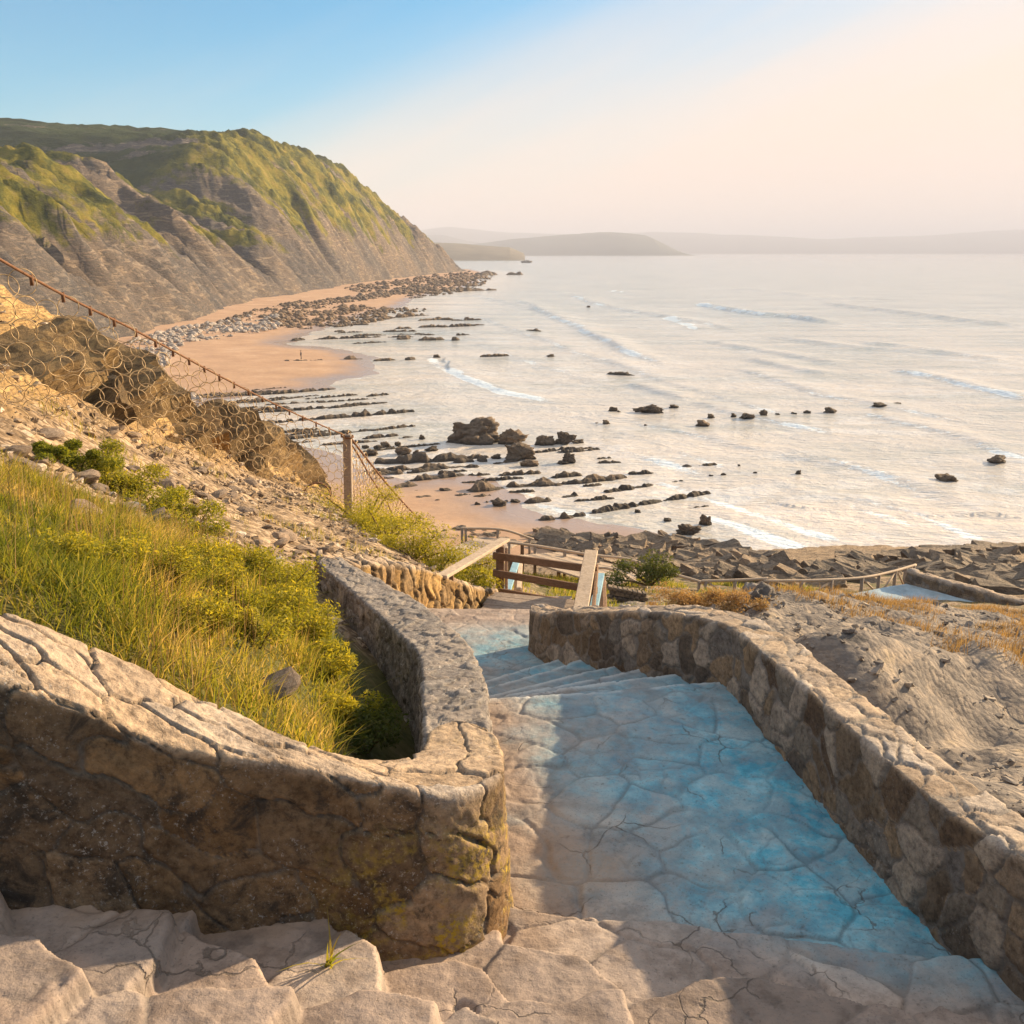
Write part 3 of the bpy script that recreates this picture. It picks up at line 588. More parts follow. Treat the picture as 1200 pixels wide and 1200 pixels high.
# breaking crests: picture points on the water, foam strength at start and end, height
WAVES = [([(515, 417), (525, 430), (550, 443), (575, 453), (600, 461), (630, 466), (675, 477)], .55, .75, .3),
         ([(675, 477), (750, 495), (810, 507), (875, 522), (920, 532), (970, 542), (1030, 555), (1070, 567), (1105, 580), (1145, 595), (1175, 615), (1240, 640)], .3, .35, .35),
         ([(600, 350), (630, 360), (650, 372), (685, 385), (715, 402), (745, 415), (785, 430), (820, 440)], .3, .6, .6),
         ([(670, 345), (700, 356), (740, 365), (775, 370), (810, 377), (840, 382), (870, 392)], .4, .35, .5),
         ([(815, 356), (840, 361), (870, 366), (900, 370), (930, 372), (960, 377), (995, 380)], .9, .3, 1.1),
         ([(785, 372), (800, 378), (822, 388)], .8, .5, .3),
         ([(1040, 433), (1080, 440), (1115, 447), (1140, 454), (1165, 460), (1220, 472)], .3, .65, .7),
         ([(1010, 482), (1050, 495), (1080, 500), (1125, 511), (1155, 520), (1175, 530), (1230, 545)], .4, .7, .5),
         ([(815, 470), (850, 482), (900, 492), (940, 500), (970, 506), (995, 512)], .15, .6, .45),
         ([(820, 600), (850, 610), (875, 615), (900, 625), (940, 640), (970, 652), (1000, 665)], .6, .95, .3),
         ([(960, 355), (1060, 367), (1100, 372), (1140, 377), (1220, 385)], .0, .15, .8),
         ([(730, 450), (770, 458), (810, 470)], 0, .0, .6), ([(715, 340), (745, 344)], .8, .5, .5), ([(430, 440), (480, 462), (540, 490), (585, 503)], .25, .3, .08),
         ([(880, 420), (930, 432), (980, 440)], 0, .1, .5), ([(900, 590), (960, 605), (1030, 625), (1100, 640)], .1, .3, .25), ([(560, 345), (600, 356), (640, 366)], .3, .2, .3), ([(640, 470), (720, 500), (800, 530), (870, 552), (950, 580), (1060, 610), (1180, 650)], .25, .4, .2), ([(700, 420), (790, 450), (880, 475), (960, 495)], .2, .35, .3), ([(860, 430), (960, 462), (1060, 480), (1180, 505)], .25, .4, .4), ([(560, 400), (640, 430), (720, 455)], .35, .3, .15), ([(840, 335), (960, 348), (1080, 352)], .2, .2, .5), ([(900, 395), (1000, 408), (1120, 415)], .3, .2, .5), ([(760, 560), (850, 590), (930, 612), (1010, 640)], .4, .6, .15), ([(980, 580), (1080, 600), (1180, 640)], .4, .5, .25), ([(650, 500), (740, 528), (830, 555), (900, 572)], .3, .5, .15), ([(560, 370), (620, 392), (700, 420), (760, 438)], .3, .3, .25), ([(900, 520), (1000, 545), (1100, 585), (1180, 625)], .3, .5, .3), ([(820, 400), (900, 412), (1000, 430)], .3, .2, .45), ([(1000, 400), (1080, 410), (1180, 425)], .2, .4, .5), ([(640, 340), (700, 348), (760, 352)], .2, .3, .4), ([(600, 325), (680, 330), (760, 333)], .1, .3, .5), ([(700, 520), (800, 548), (900, 585), (980, 612)], .35, .4, .12)]
def build_sea():
    vs = np.r_[np.arange(296.0, 300, .5), np.arange(300, 690, 1.15)]; us = np.arange(-260, 1480, 1.9)
    dz = -sp+(600-vs)/F*cp; yy = -H/dz*(cp+(600-vs)/F*sp)
    yy = np.r_[60000., yy]; sc = yy/(cp); Y = np.repeat(yy[:, None], len(us), 1)
    dep = np.r_[60000./cp, -H/dz]
    X = (us[None]-600)/F*dep[:, None]
    Z = np.zeros_like(X); foam = np.zeros_like(X)
    amp = np.clip(1.2-Y/2500, .1, 1)
    Z += .10*amp*fbm(X/26, Y/11, 4, 400)*sst(20, 90, Y)
    n = fbm(X/9, Y/9, 4, 410); n2 = fbm(X/40, Y/40, 3, 415)
    lace = np.zeros_like(X)
    for pts, f0, f1, hgt in WAVES:
        P = gz(pts); xs_ = [p[0] for p in P]; ys_ = [p[1] for p in P]
        bx = (X > min(xs_)-40) & (X < max(xs_)+40) & (Y > min(ys_)-60) & (Y < max(ys_)+60)
        x, y = X[bx], Y[bx]; d, par, side, L = seg_dist(x, y, P); sd = d*-side*-1  # + towards the shore side
        t = par/L; ends = sst(0, .12, t)*(1-sst(.85, 1, t)); w = .75+y*.0046
        sd = sd+n[bx]*w*.35+n2[bx]*w*1.1
        Z[bx] += hgt*np.clip(y/240, .42, 1)*1.15*ends*np.exp(-(np.where(sd > 0, sd/w, sd/(w*2.6)))**2)
        fs = (f0+(f1-f0)*t)*ends*(1.+.9*fbm(x/16, y/16, 3, 430))
        foam[bx] = np.maximum(foam[bx], fs*np.exp(-((sd-.7*w)/(w*.95))**2)*(.95+.8*n[bx]))
        lace[bx] = np.maximum(lace[bx], np.where(sd > 0, np.exp(-sd/(w*7)), np.exp(sd/(w*2)))*ends*(.35+.65*fs))
    bz = np.full_like(X, -2.); m = (Y < 1250); bz[m] = beach_z(X[m], Y[m])
    shallow = np.clip(sst(-1.9, -.2, bz), 0, 1); shallow = np.maximum(shallow, (1-sst(130, 420, Y+X*.15))*.75)
    lap = np.exp(-((bz+.03)/.035)**2); foam = np.maximum(foam, lap*.42*(.6+n))
    Z = np.where(bz > -.5, np.minimum(Z, .02), Z)
    lace = np.maximum(lace, .75*sst(-.15, .3, n2)*(1-sst(170, 800, Y)))
    o = mesh('sea', np.stack([X, Y, Z], -1).reshape(-1, 3), gridfaces(*X.shape), M_sea, {'foam': foam, 'shallow': shallow, 'lace': lace})
    tag(o, 'pale sea with small breaking waves', 'sea', kind='structure')
build_sea()

# ------------------------------------------------------------------ far shore
M_far = mat_plain('far_hill', (.07, .08, .05), .95, 0, 0, .004); M_far2 = mat_plain('far_cliff', (.17, .14, .09), .95, 0, 0, .02)
def hills(name, prof, y0, depth, mat, label, seed):
    us = np.linspace(prof[0][0], prof[-1][0], 220); vs = np.interp(us, [p[0] for p in prof], [p[1] for p in prof])
    rows = 26; t = np.linspace(0, 1, rows); V = []
    for k in t:
        y = y0+depth*k; ym = y0+depth*.42
        X = (us-600)/F*ym/cp*1.06
        hm = np.array([at_y(600, v, ym)[2] for v in vs]); hm = np.maximum(hm, 0)
        b = math.sin(math.pi*min(1, k/.84))**.75 if k < .84 else 0
        z = hm*b*(1+.10*fbm(X/depth*5, np.full_like(X, k*5), 4, seed))-2
        V.append(np.stack([X, np.full_like(X, y)+0*X, z], -1))
    tag(mesh(name, np.array(V).reshape(-1, 3), gridfaces(rows, 220), mat), label, 'hills', kind='structure')
hills('hills', [(380, 296), (430, 284), (520, 283), (548, 285), (575, 287), (598, 289), (612, 296)], 2600, 900, M_far2, 'low brown cliff headland in the distance', 1)
hills('hills', [(470, 284), (560, 286), (600, 280), (640, 276), (690, 272), (705, 272), (735, 275), (748, 283), (760, 293), (766, 296)], 6000, 2200, M_far, 'flat topped hazy hill across the bay', 2)
hills('hills', [(300, 268), (480, 274), (515, 268), (535, 266), (560, 269), (600, 273), (660, 274), (740, 272), (800, 274), (870, 277), (920, 280), (1000, 277), (1060, 273), (1100, 270), (1200, 266), (1400, 270)], 11000, 4000, M_far, 'long pale mountains along the horizon', 3)
hills('hills', [(480, 275), (530, 276), (560, 283), (600, 290), (620, 296)], 8800, 1500, M_far, 'faint blue ridge behind the headland', 4)
mb = MB(); a = at_z(752, 296.6, 0); b = at_z(836, 296.6, 0)
for k in range(14):
    p = a+(b-a)*k/14; q = a+(b-a)*(k+1.02)/14; mb.beam((p[0], p[1], 3+random.random()), (q[0], q[1], 3+random.random()), 24, 11+3*random.random())
tag(mb.build('breakwater', M_rock, None, 1.2), 'long low harbour breakwater on the horizon', 'breakwater')

# ------------------------------------------------------------------ rocks
def blob(seed, sub=3, flat=.6, facet=.5, rough=.25, lx=1.):
    bm = bmesh.new(); bmesh.ops.create_icosphere(bm, subdivisions=sub, radius=1); r = random.Random(seed)
    planes = []
    for _ in range(9):
        v = Vector((r.gauss(0, 1), r.gauss(0, 1), r.gauss(0, 1))).normalized(); planes.append((v, .55+.35*r.random()))
    off = Vector((seed*3.1, seed*1.7, 0)); from_noise = __import__('mathutils').noise
    for v in bm.verts:
        c = v.co.copy()
        for n_, k in planes:
            e = c.dot(n_)-k
            if e > 0: c -= n_*e*facet*1.7
        c *= 1+rough*from_noise.fractal(c*1.6+off, .8, 2., 5)
        v.co = Vector((c.x*lx, c.y, c.z*flat))
    me = bpy.data.meshes.new('rock'); bm.to_mesh(me); bm.free(); return me
def slab_mesh(seed, sx, sy, sz):
    r = random.Random(seed); bm = bmesh.new(); bmesh.ops.create_cube(bm, size=1)
    bmesh.ops.subdivide_edges(bm, edges=bm.edges[:], cuts=4, use_grid_fill=True); noi = __import__('mathutils').noise; off = Vector((seed*5.3, 0, seed))
    k1, k2, k3 = r.uniform(-.35, .35), r.uniform(-.35, .35), r.uniform(-.3, .3)
    for v in bm.verts:
        x, y, z = v.co*2
        x2 = x*(1+k1*y*.5)+k3*z*.4; y2 = y*(1+k2*x*.4); z2 = z*(1+.25*k3*x)
        c = Vector((x2*sx, y2*sy, z2*sz))*.5
        q = Vector((x, y, z)); ln = q.length; c *= 1-.10*max(0, ln-1.25)
        c += Vector((noi.noise(c*1.3+off), noi.noise(c*1.3-off), noi.noise(c*1.5+off*2)))*.16*min(sx, sy)+noi.noise_vector(c*4+off)*.05*min(sx, sy)
        v.co = c
    me = bpy.data.meshes.new('slab'); bm.to_mesh(me); bm.free(); return me
BL = [blob(s, 4, .62, .62, .42) for s in range(8)]; BLB = [blob(20+s, 5, .62, .62, .5, 1.2) for s in range(5)]
SL = [slab_mesh(s, 2.3+.5*random.random(), 1.15, .62) for s in range(12)]
BRK = [slab_mesh(40+s, 1.4, 1.0, .8) for s in range(8)]
for me in BL+BLB: me.materials.append(M_rock); [setattr(p, 'use_smooth', True) for p in me.polygons]
for me in SL+BRK: me.materials.append(M_slab)
BRKR = [m.copy() for m in BRK]
for me in BRKR: me.materials.clear(); me.materials.append(M_rock)
def put(name, me, loc, sc, rot, label, group, cat='rock'):
    o = link(name, me, None, loc); o.scale = sc; o.rotation_euler = rot; return tag(o, label, cat, group)
def wrock(u, v, wpx, hpx, label, group=None, me=None, name='rock'):
    """rock standing in the shallows: foot at a picture point, width and height in picture pixels"""
    p = at_z(u, v, 0); dist = np.linalg.norm(p-np.array([0, 0, H])); w = wpx*dist/F; h = hpx*dist/F
    me = me or random.choice(BL); xs = [c.co.x for c in me.vertices]; zs = [c.co.z for c in me.vertices]
    sx = w/(max(xs)-min(xs)); sz = h*1.35/(max(zs)-min(zs))
    return put(name, me, (p[0], p[1]+w*.15, h*.32), (sx, sx*random.uniform(.7, 1.), sz), (0, 0, random.choice((0, math.pi))+random.uniform(-.3, .3)), label, group)
wrock(552, 519, 72, 26, 'largest craggy brown rock standing in the shallows', None, BLB[0])
wrock(603, 521, 40, 20, 'rounded craggy rock touching the right end of the largest rock', None, BLB[1])
wrock(638, 522, 26, 13, 'squarish rock right of the two largest rocks', None, BLB[2])
wrock(661, 521, 27, 15, 'dark peaked rock with a flat tail pointing to the open sea', None, BLB[3])
wrock(678, 519, 16, 4, 'thin flat rock beside the peaked rock')
wrock(608, 539, 38, 19, 'broad rounded boulder in front of the largest rocks', None, BLB[4])
wrock(666, 543, 17, 14, 'lone upright boulder with a small flat rock beside it', None, BLB[2])
wrock(659, 544, 14, 4, 'small flat rock at the foot of the lone upright boulder')
wrock(620, 547, 24, 8, 'low boulder just below the broad rounded one')
wrock(760, 484, 38, 10, 'long slanted rock in the middle of the surf', None, BLB[1])
wrock(805, 627, 32, 12, 'long pointed rock in the wet sand near the shore heap', None, BLB[3]); wrock(828, 616, 17, 12, 'pointed dark rock at the seaward end of the wet sand', None, BLB[0])
wrock(1111, 564, 24, 8, 'flat brown rock alone in the waves at the right'); wrock(1170, 543, 22, 8, 'slanting rock at the far right among the waves')
wrock(617, 308, 14, 3, 'dark flat reef far out near the tip of the headland')
for u, v, w, h in [(434, 534, 17, 8), (443, 527, 11, 5), (452, 524, 13, 7), (472, 533, 20, 8), (488, 532, 9, 5), (505, 529, 18, 6), (494, 515, 8, 6), (581, 538, 13, 6), (466, 523, 8, 5), (428, 526, 9, 4)]:
    wrock(u, v, w, h, 'small grey boulder lying in the shallow pool beyond the net post', 'boulders in the shallow pool')
for u, v, w, h in [(718, 483, 12, 7), (710, 498, 10, 6), (790, 478, 13, 4), (824, 500, 18, 8), (833, 490, 9, 5), (860, 489, 7, 5), (876, 491, 18, 7), (895, 489, 10, 8), (912, 487, 7, 3), (930, 486, 8, 3), (946, 485, 9, 4), (973, 484, 18, 6), (1031, 477, 19, 5), (1052, 474, 9, 2), (936, 556, 7, 5), (885, 556, 5, 3), (866, 547, 4, 3), (848, 558, 7, 4), (833, 559, 6, 3), (725, 484, 6, 3), (757, 500, 6, 3), (645, 418, 10, 3), (512, 419, 9, 4), (690, 360, 5, 2)]:
    wrock(u, v, w, h, 'small dark rock breaking the surface among the waves', 'rocks among the waves')
wrock(285, 428, 8, 3, 'small dark rock on the upper sand beside the long ridge'); wrock(548, 375, 8, 4, 'small rock in the water off the boulder beach')
for u, v, w, h in [(512, 589, 11, 4), (559, 593, 9, 5), (585, 594, 18, 7), (604, 589, 13, 4), (522, 577, 17, 5), (747, 601, 8, 4), (782, 611, 10, 4), (700, 497, 6, 2)]:
    wrock(u, v, w, h, 'low dark rock lying on the near wet sand', 'rocks on the near wet sand')
# long broken ridges of upturned strata: each one mesh, following its line
def ridge(u0, v0, u1, v1, hpx, label, group, seed, gaps=.25):
    a = at_z(u0, v0, 0); b = at_z(u1, v1, 0); L = np.linalg.norm(b-a); dist = np.linalg.norm((a+b)/2-np.array([0, 0, H])); h = hpx*dist/F
    n = max(6, int(L/max(h*.45, .12))); n = min(n, 90); r = random.Random(seed); V = []; Fc = []
    d = (b-a)/L; nx = np.array([-d[1], d[0], 0]); c = (a+b)/2; k = 9
    hh = fbm(np.arange(n)*.33, np.full(n, seed*1.7), 3, seed); ww = fbm(np.arange(n)*.3+50, np.full(n, seed*1.1), 3, seed+1)
    gp = fbm(np.arange(n)*.17+20, np.full(n, seed*2.3), 2, seed+3); stp = np.array([r.uniform(.6, 1.1) for _ in range(n//3+2)])
    for i in range(n):
        t = i/(n-1); p = a+(b-a)*t-c+nx*ww[i]*h*1.1
        e = math.sin(math.pi*min(1, max(0, t)))**.35; g = 1-min(1, max(0, (gp[i]+gaps-.25)*4))*.85 if gaps else 1
        hi = h*e*g*(stp[i//3])*(1+.6*hh[i])
        for j in range(k):
            q = j/(k-1)*2-1; prof = max(0, 1-abs(q-.25)**2.2/ (1.25**2.2 if q < .25 else .75**2.2))
            V.append(p+nx*q*h*1.25*(.5+.5*e)*(1+.3*ww[i])+np.array([0, 0, -.15+(.15+hi)*prof**.6+r.uniform(-.06, .06)*h]))
    for i in range(n-1):
        for j in range(k-1): Fc.append((i*k+j, (i+1)*k+j, (i+1)*k+j+1, i*k+j+1))
    o = mesh('rock_ridge', V, Fc, M_rock, None, False, None, c); tag(o, label, 'rock ridge', group)
Rg = 'rock ridges on the tidal flat'
for i, (u0, v0, u1, v1, h) in enumerate([(290, 464, 394, 456, 4), (310, 475, 393, 470, 2.5), (290, 485, 455, 472, 3.5), (310, 497, 372, 491, 3), (363, 492, 486, 482, 5), (290, 520, 438, 504, 4), (434, 505, 487, 499, 3), (467, 514, 484, 512, 2), (230, 505, 300, 500, 3), (200, 530, 300, 521, 4)]):
    ridge(u0, v0, u1, v1, h, 'long thin rock ridge awash beyond the ring net', Rg, 500+i, .12)
for i, (u0, v0, u1, v1, h) in enumerate([(300, 428, 385, 423, 3.5), (402, 422, 426, 421, 5), (437, 423, 464, 422, 4), (475, 422, 487, 421, 3), (367, 398, 447, 395, 3), (413, 403, 453, 401, 2), (465, 398, 481, 397, 5), (490, 399, 521, 398, 4), (530, 399, 537, 398, 4), (535, 393, 550, 392, 3), (340, 400, 357, 398, 3), (507, 374, 531, 375, 3), (615, 388, 634, 389, 3), (562, 418, 597, 417, 3), (712, 438, 744, 440, 4), (513, 342, 582, 340, 4), (560, 323, 580, 322, 5), (593, 322, 613, 322, 5)]):
    ridge(u0, v0, u1, v1, h, 'short low rock reef in the far shallows below the headland', 'far rock reefs', 540+i, .1)
for i, (u0, v0, u1, v1, h) in enumerate([(438, 543, 550, 538, 9), (450, 551, 562, 547, 6), (443, 556, 473, 555, 6), (560, 541, 571, 540, 7), (479, 564, 545, 557, 6), (548, 557, 575, 556, 3), (459, 573, 493, 569, 7), (470, 578, 496, 577, 3), (544, 577, 591, 572, 9), (535, 582, 553, 581, 4), (554, 584, 576, 581, 4), (593, 570, 661, 567, 7), (596, 577, 627, 576, 3), (615, 590, 646, 586, 6), (629, 611, 686, 603, 6), (659, 583, 677, 580, 5), (679, 566, 733, 558, 7), (737, 556, 766, 554, 4), (683, 570, 706, 568, 3), (708, 577, 766, 568, 5), (690, 602, 776, 587, 6), (777, 587, 836, 577, 5), (785, 566, 801, 564, 3), (800, 549, 811, 547, 5), (818, 547, 841, 545, 4), (700, 543, 728, 542, 3), (805, 596, 831, 593, 2)]):
    ridge(u0, v0, u1, v1, h, 'broken rock ridge of upturned strata crossing the near sand and shallows', 'near rock ridges', 600+i, .22)
rr = random.Random(31)
for i in range(26):
    u = rr.uniform(215, 430); v = rr.uniform(458, 532); L_ = rr.uniform(25, 95); ridge(u, v, u+L_, v-L_*rr.uniform(.06, .12), rr.uniform(2, 4), 'long thin rock ridge awash beyond the ring net', Rg, 700+i, .12)
for i in range(24):
    u = rr.uniform(425, 700); v = rr.uniform(528, 600); L_ = rr.uniform(15, 60); ridge(u, v, u+L_, v-L_*rr.uniform(.04, .14), rr.uniform(2.5, 6), 'broken rock ridge of upturned strata crossing the near sand and shallows', 'near rock ridges', 740+i, .2)
for i in range(30):
    u = rr.uniform(320, 560); v = rr.uniform(338, 400); L_ = rr.uniform(12, 45); ridge(u, v, u+L_, v-L_*rr.uniform(.0, .06), rr.uniform(1.5, 3.2), 'short low rock reef in the far shallows below the headland', 'far rock reefs', 780+i, .12)
# heap of tilted slabs along the shore below the railings
heapN = 0
def heap(poly, n, label, group, smin, smax, meshes=SL, lift=.25, tilt=.45, rzc=-.5):
    P = np.array(poly, float); lo, hi = P.min(0), P.max(0); k = 0; tries = 0; pts = []
    while k < n and tries < 6000:
        tries += 1; u = random.uniform(lo[0], hi[0]); v = random.uniform(lo[1], hi[1])
        if not inside(np.array([u]), np.array([v]), poly)[0]: continue
        p = hit(u, v, 30, 95)
        if p[2] < .05: p = at_z(u, v, .1)
        s = random.uniform(smin, smax)
        if any(math.hypot(p[0]-q[0], p[1]-q[1]) < .5*(s+q[2]) for q in pts): continue
        pts.append((p[0], p[1], s)); k += 1
        put('rock_slab', random.choice(meshes), (p[0], p[1], p[2]+lift*s*.5), (s, s*random.uniform(.7, 1.1), s*random.uniform(.6, 1.)), (random.uniform(-.2, .5)*tilt*1.6, random.uniform(-.7, .7)*tilt, rzc+random.gauss(0, .4)), label, group)
heap([(640, 634), (690, 627), (740, 632), (790, 628), (850, 644), (900, 660), (945, 678), (920, 690), (840, 684), (740, 668), (690, 655), (640, 648)], 215, 'tilted grey brown slab in the rock heap below the wooden railings', 'slabs in the shore heap', .45, 1.15, tilt=.7)
heap([(480, 616), (560, 618), (650, 626), (650, 640), (590, 640), (500, 640)], 34, 'dark angular block between the lower walkway and the sand', 'blocks by the lower walkway', .35, .75, BRK)
heap([(940, 684), (1000, 664), (1060, 652), (1120, 655), (1185, 652), (1190, 700), (1120, 690), (1075, 668), (960, 692)], 110, 'jumbled slab in the right hand rock pile beside the blue terrace', 'slabs in the right hand pile', .45, 1.1, tilt=.6)
for k in range(30):   # squared strata rim at the top of the right pile
    u = 985+k*7.6; v = 662-k*.66 if k < 20 else 649-(k-20)*.2; p = hit(u, v, 40, 95)
    sc_ = random.uniform(.7, 1.15)
    for j in range(1 if random.random() < .45 else 2): put('rock_block', BRK[(k*5+3*j) % 8], (p[0]+random.uniform(-.15, .15), p[1]+random.uniform(-.3, .5), p[2]-.05+.4*j), (sc_*1.25, sc_, sc_*.62), (random.uniform(-.05, .12), random.uniform(-.1, .06), -.15+random.uniform(-.15, .15)), 'squared block in the bedded rock rim at the edge of the sea', 'bedded rock rim')
# boulder beach below the headland
def cobbles(name, poly, n, smin, smax, mat, label, zoff=0.):
    base = blob(77, 1, .7, .5, .2); bv = np.array([v.co[:] for v in base.vertices]); bf = np.array([p.vertices[:] for p in base.polygons]); V = []; Fc = []
    P = np.array(poly, float); lo, hi = P.min(0), P.max(0); k = 0
    while k < n:
        u = random.uniform(lo[0], hi[0]); v = random.uniform(lo[1], hi[1])
        if not inside(np.array([u]), np.array([v]), poly)[0]: continue
        p = at_z(u, v, zoff)
        if fbm(np.array([p[0]/16]), np.array([p[1]/30]), 3, 333)[0] < random.uniform(-.35, .2): continue
        s = random.uniform(smin, smax)*p[1]/300*random.choice((.4, .5, .6, .8, 1, 1.5)); a = random.random()*6.3
        q = bv*np.array([s*1.3, s, s*.8]); q = np.c_[q[:, 0]*math.cos(a)-q[:, 1]*math.sin(a), q[:, 0]*math.sin(a)+q[:, 1]*math.cos(a), q[:, 2]]
        zz = max(float(beach_z(np.array([p[0]]), np.array([p[1]]))[0]), zoff)
        Fc.append(bf+len(V)*len(bv)); V.append(q+np.array([p[0], p[1], zz+s*.25])); k += 1
    o = mesh(name, np.array(V).reshape(-1, 3), np.vstack(Fc), mat, None, False); tag(o, label, 'cobbles', kind='stuff')
cobbles('cobbles', [(60, 430), (200, 388), (300, 371), (330, 372), (330, 384), (270, 396), (215, 402), (190, 440), (240, 470), (215, 500), (120, 490)], 2600, .35, 1.05, M_cobble, 'pale cobbles and scree at the foot of the cliffs', .6)
cobbles('cobbles', [(215, 392), (300, 366), (340, 358), (420, 348), (500, 334), (548, 321), (552, 326), (500, 341), (420, 354), (340, 366), (300, 376)], 1100, .2, .75, M_rock, 'fallen rocks lining the foot of the headland cliffs', .3)
cobbles('cobbles', [(285, 371), (330, 364), (420, 361), (500, 362), (495, 369), (455, 374), (410, 383), (330, 386)], 900, .35, 1., M_rock, 'dark boulder field between the two strips of sand')
cobbles('cobbles', [(400, 341), (430, 336), (500, 327), (550, 319), (580, 324), (560, 338), (520, 346), (450, 350), (420, 347)], 1300, .25, .8, M_rock, 'brown reef rocks strewn below the tip of the headland')

M_out = mat_rock('golden_outcrop', [(.34, (.1, .062, .03)), (.45, (.4, .26, .11)), (.53, (.2, .13, .06)), (.66, (.5, .33, .15))], 1.1)
OUT = [slab_mesh(70+q_, 1.6, 1.1, .9) for q_ in range(6)]
for me in OUT: me.materials.append(M_out)
for i, (u, v, y, s_) in enumerate([(30, 428, 13.5, .75), (62, 432, 14.5, .8), (95, 446, 15, .7), (80, 410, 16, .8), (125, 440, 16.5, .85), (150, 470, 16, .8), (165, 455, 17.5, .9), (190, 480, 18, .9), (225, 490, 20, 1.), (250, 515, 20.5, .9), (262, 500, 22, 1.), (290, 528, 23.5, 1.), (312, 545, 24, .9), (335, 548, 25.5, 1.), (360, 568, 26.5, .9), (120, 485, 14.5, .6), (205, 522, 17, .6), (285, 556, 20.5, .6)]):
    p = at_y(u, v, y); z = g1(p[0], p[1]); put('outcrop_rock', OUT[i % 6], (p[0], p[1], min(z, p[2])+.1*s_), (s_, s_*1.2, s_*.8), (.35+random.uniform(-.2, .2), .3+random.uniform(-.2, .2), -.7+random.uniform(-.4, .4)), 'golden outcrop block behind the ring net', 'golden outcrop blocks')
# ------------------------------------------------------------------ ring net
net = empty('ring_net_fence', at_y(408, 607, 24), 'sagging fence of tan steel rings hung from a rusty cable and one timber post', 'net fence')
TOP = [(-160, 210, 8.6), (60, 338, 11.6), (160, 388, 14), (260, 442, 17.6), (340, 482, 21), (406, 511, 24)]; BOT = [(-160, 430, 8.6), (8, 487, 11), (80, 503, 12.4), (160, 530, 14.2), (240, 560, 17), (320, 592, 20.5), (400, 609, 24)]
Tp = [at_y(*q) for q in TOP]; Bp = [at_y(*q) for q in BOT]
Ts, _ = spline(Tp, 200); Bs, _ = spline(Bp, 200)
def surf(a, b):
    i = a*199; k = int(min(198, max(0, i))); f = i-k
    t = Ts[k]*(1-f)+Ts[k+1]*f; q = Bs[k]*(1-f)+Bs[k+1]*f; bag = math.sin(math.pi*min(1, max(0, b)))
    return t*(1-b)+q*b+np.array([.06, -.25*0-.12, 0])*bag*1.
ln = np.linalg.norm(np.diff(Ts, axis=0), axis=1).sum(); dia = .25
ringmb = MB(); rings = []; ncol = int(ln/(dia*1.75)); r_ = random.Random(4)
for i in range(ncol+1):
    a = i/ncol; hgt = np.linalg.norm(surf(a, 0)-surf(a, 1)); nr = max(3, int(hgt/(dia*.95)))
    for j in range(nr+1):
        b = (j+.5+(.5 if i % 2 else 0)+r_.uniform(-.1, .1))/(nr+.6); a2 = a+r_.uniform(-.25, .25)/ncol
        if b > 1.05: continue
        if a2 > .6 and r_.random() < .12: continue
        c = surf(a2, b); tx = surf(min(1, a2+.01), b)-surf(max(0, a2-.01), b); tx /= np.linalg.norm(tx); tx = tx+np.array([1.2, -.3, 0]); tx /= np.linalg.norm(tx); ty = surf(a2, min(1, b+.05))-surf(a2, max(0, b-.05)); ty /= np.linalg.norm(ty); nn = np.cross(tx, ty)
        rr = dia/2*r_.uniform(.92, 1.12); ex = r_.uniform(.92, 1.08); tl = r_.uniform(-.6, .6); tl2 = r_.uniform(-.5, .5); ph = r_.uniform(0, 3)
        pts = [c+tx*rr*ex*math.cos(w)+ty*rr*math.sin(w)+nn*rr*(tl*math.cos(w)+tl2*math.sin(w)+.06*math.sin(3*w+ph)) for w in np.linspace(0, 2*math.pi, 18, endpoint=False)]
        rings.append((c[1], pts))
rings.sort(key=lambda q_: q_[0])
for i_, (_, pts) in enumerate(rings):
    if i_ < 100: m_ = MB(); m_.tube(pts, .0056, 5, True); m_.build('ring', M_ring, net, 0, True)
    else: ringmb.tube(pts, .0062, 5, True)
tag(ringmb.build('ring_mesh', M_ring, net, 0, True), kind='stuff')
cb = MB(); cb.tube([tuple(p) for p in Ts], .016, 6)
for i in range(6, 199, 9): cb.tube([tuple(Ts[i]+np.array([0, 0, .03])), tuple(Ts[i]-np.array([0, 0, .09]))], .022, 5)
cb.build('top_cable', M_rust, net, 0, True)
c2 = MB(); c2.tube([tuple(p+np.array([0, 0, .03*math.sin(i*.3)])) for i, p in enumerate(Bs)], .022, 5); c2.build('bottom_cable', M_rust, net, 0, True)
pt = at_y(407, 509, 24); pb = at_y(409, 613, 24); pm = MB(); pm.beam(pb, pt, .2, .2); pm.build('post', M_woodg, net, .015)
ps = MB(); ps.tube([tuple(pt+np.array([0, 0, -.06])+.14*np.array([math.cos(w), math.sin(w), .1*math.sin(w*2)])) for w in np.linspace(0, 6.28, 12, endpoint=False)], .025, 5, True); ps.build('cable_clamp', M_rust, net, 0, True)
# the slack panel beyond the post
e1 = at_y(500, 618, 33); e2 = at_y(470, 612, 30)
q00 = pt; q01 = at_y(412, 600, 24.2); q11 = at_y(488, 622, 31)
sm = MB(); rr_ = random.Random(9)
def panel(a, b): return (q00*(1-b)+q01*b)*(1-a)+(e1*(1-b)+q11*b)*a+np.array([0, 0, -.12*math.sin(math.pi*a)*(1-b)])
for i in range(26):
    for j in range(9):
        a = (i+.5)/26; b = (j+(.5 if i % 2 else 0))/9; c = panel(a, b); tx = panel(a+.02, b)-panel(a-.02, b); tx /= np.linalg.norm(tx); ty = np.array([0, 0, -1.])
        r0 = .17*(1-.45*a)
        sm.tube([c+tx*r0*math.cos(w)+ty*r0*math.sin(w)*(1-.5*a)+np.array([rr_.uniform(-.02, .02)]*3) for w in np.linspace(0, 6.283, 10, endpoint=False)], .0085, 4, True)
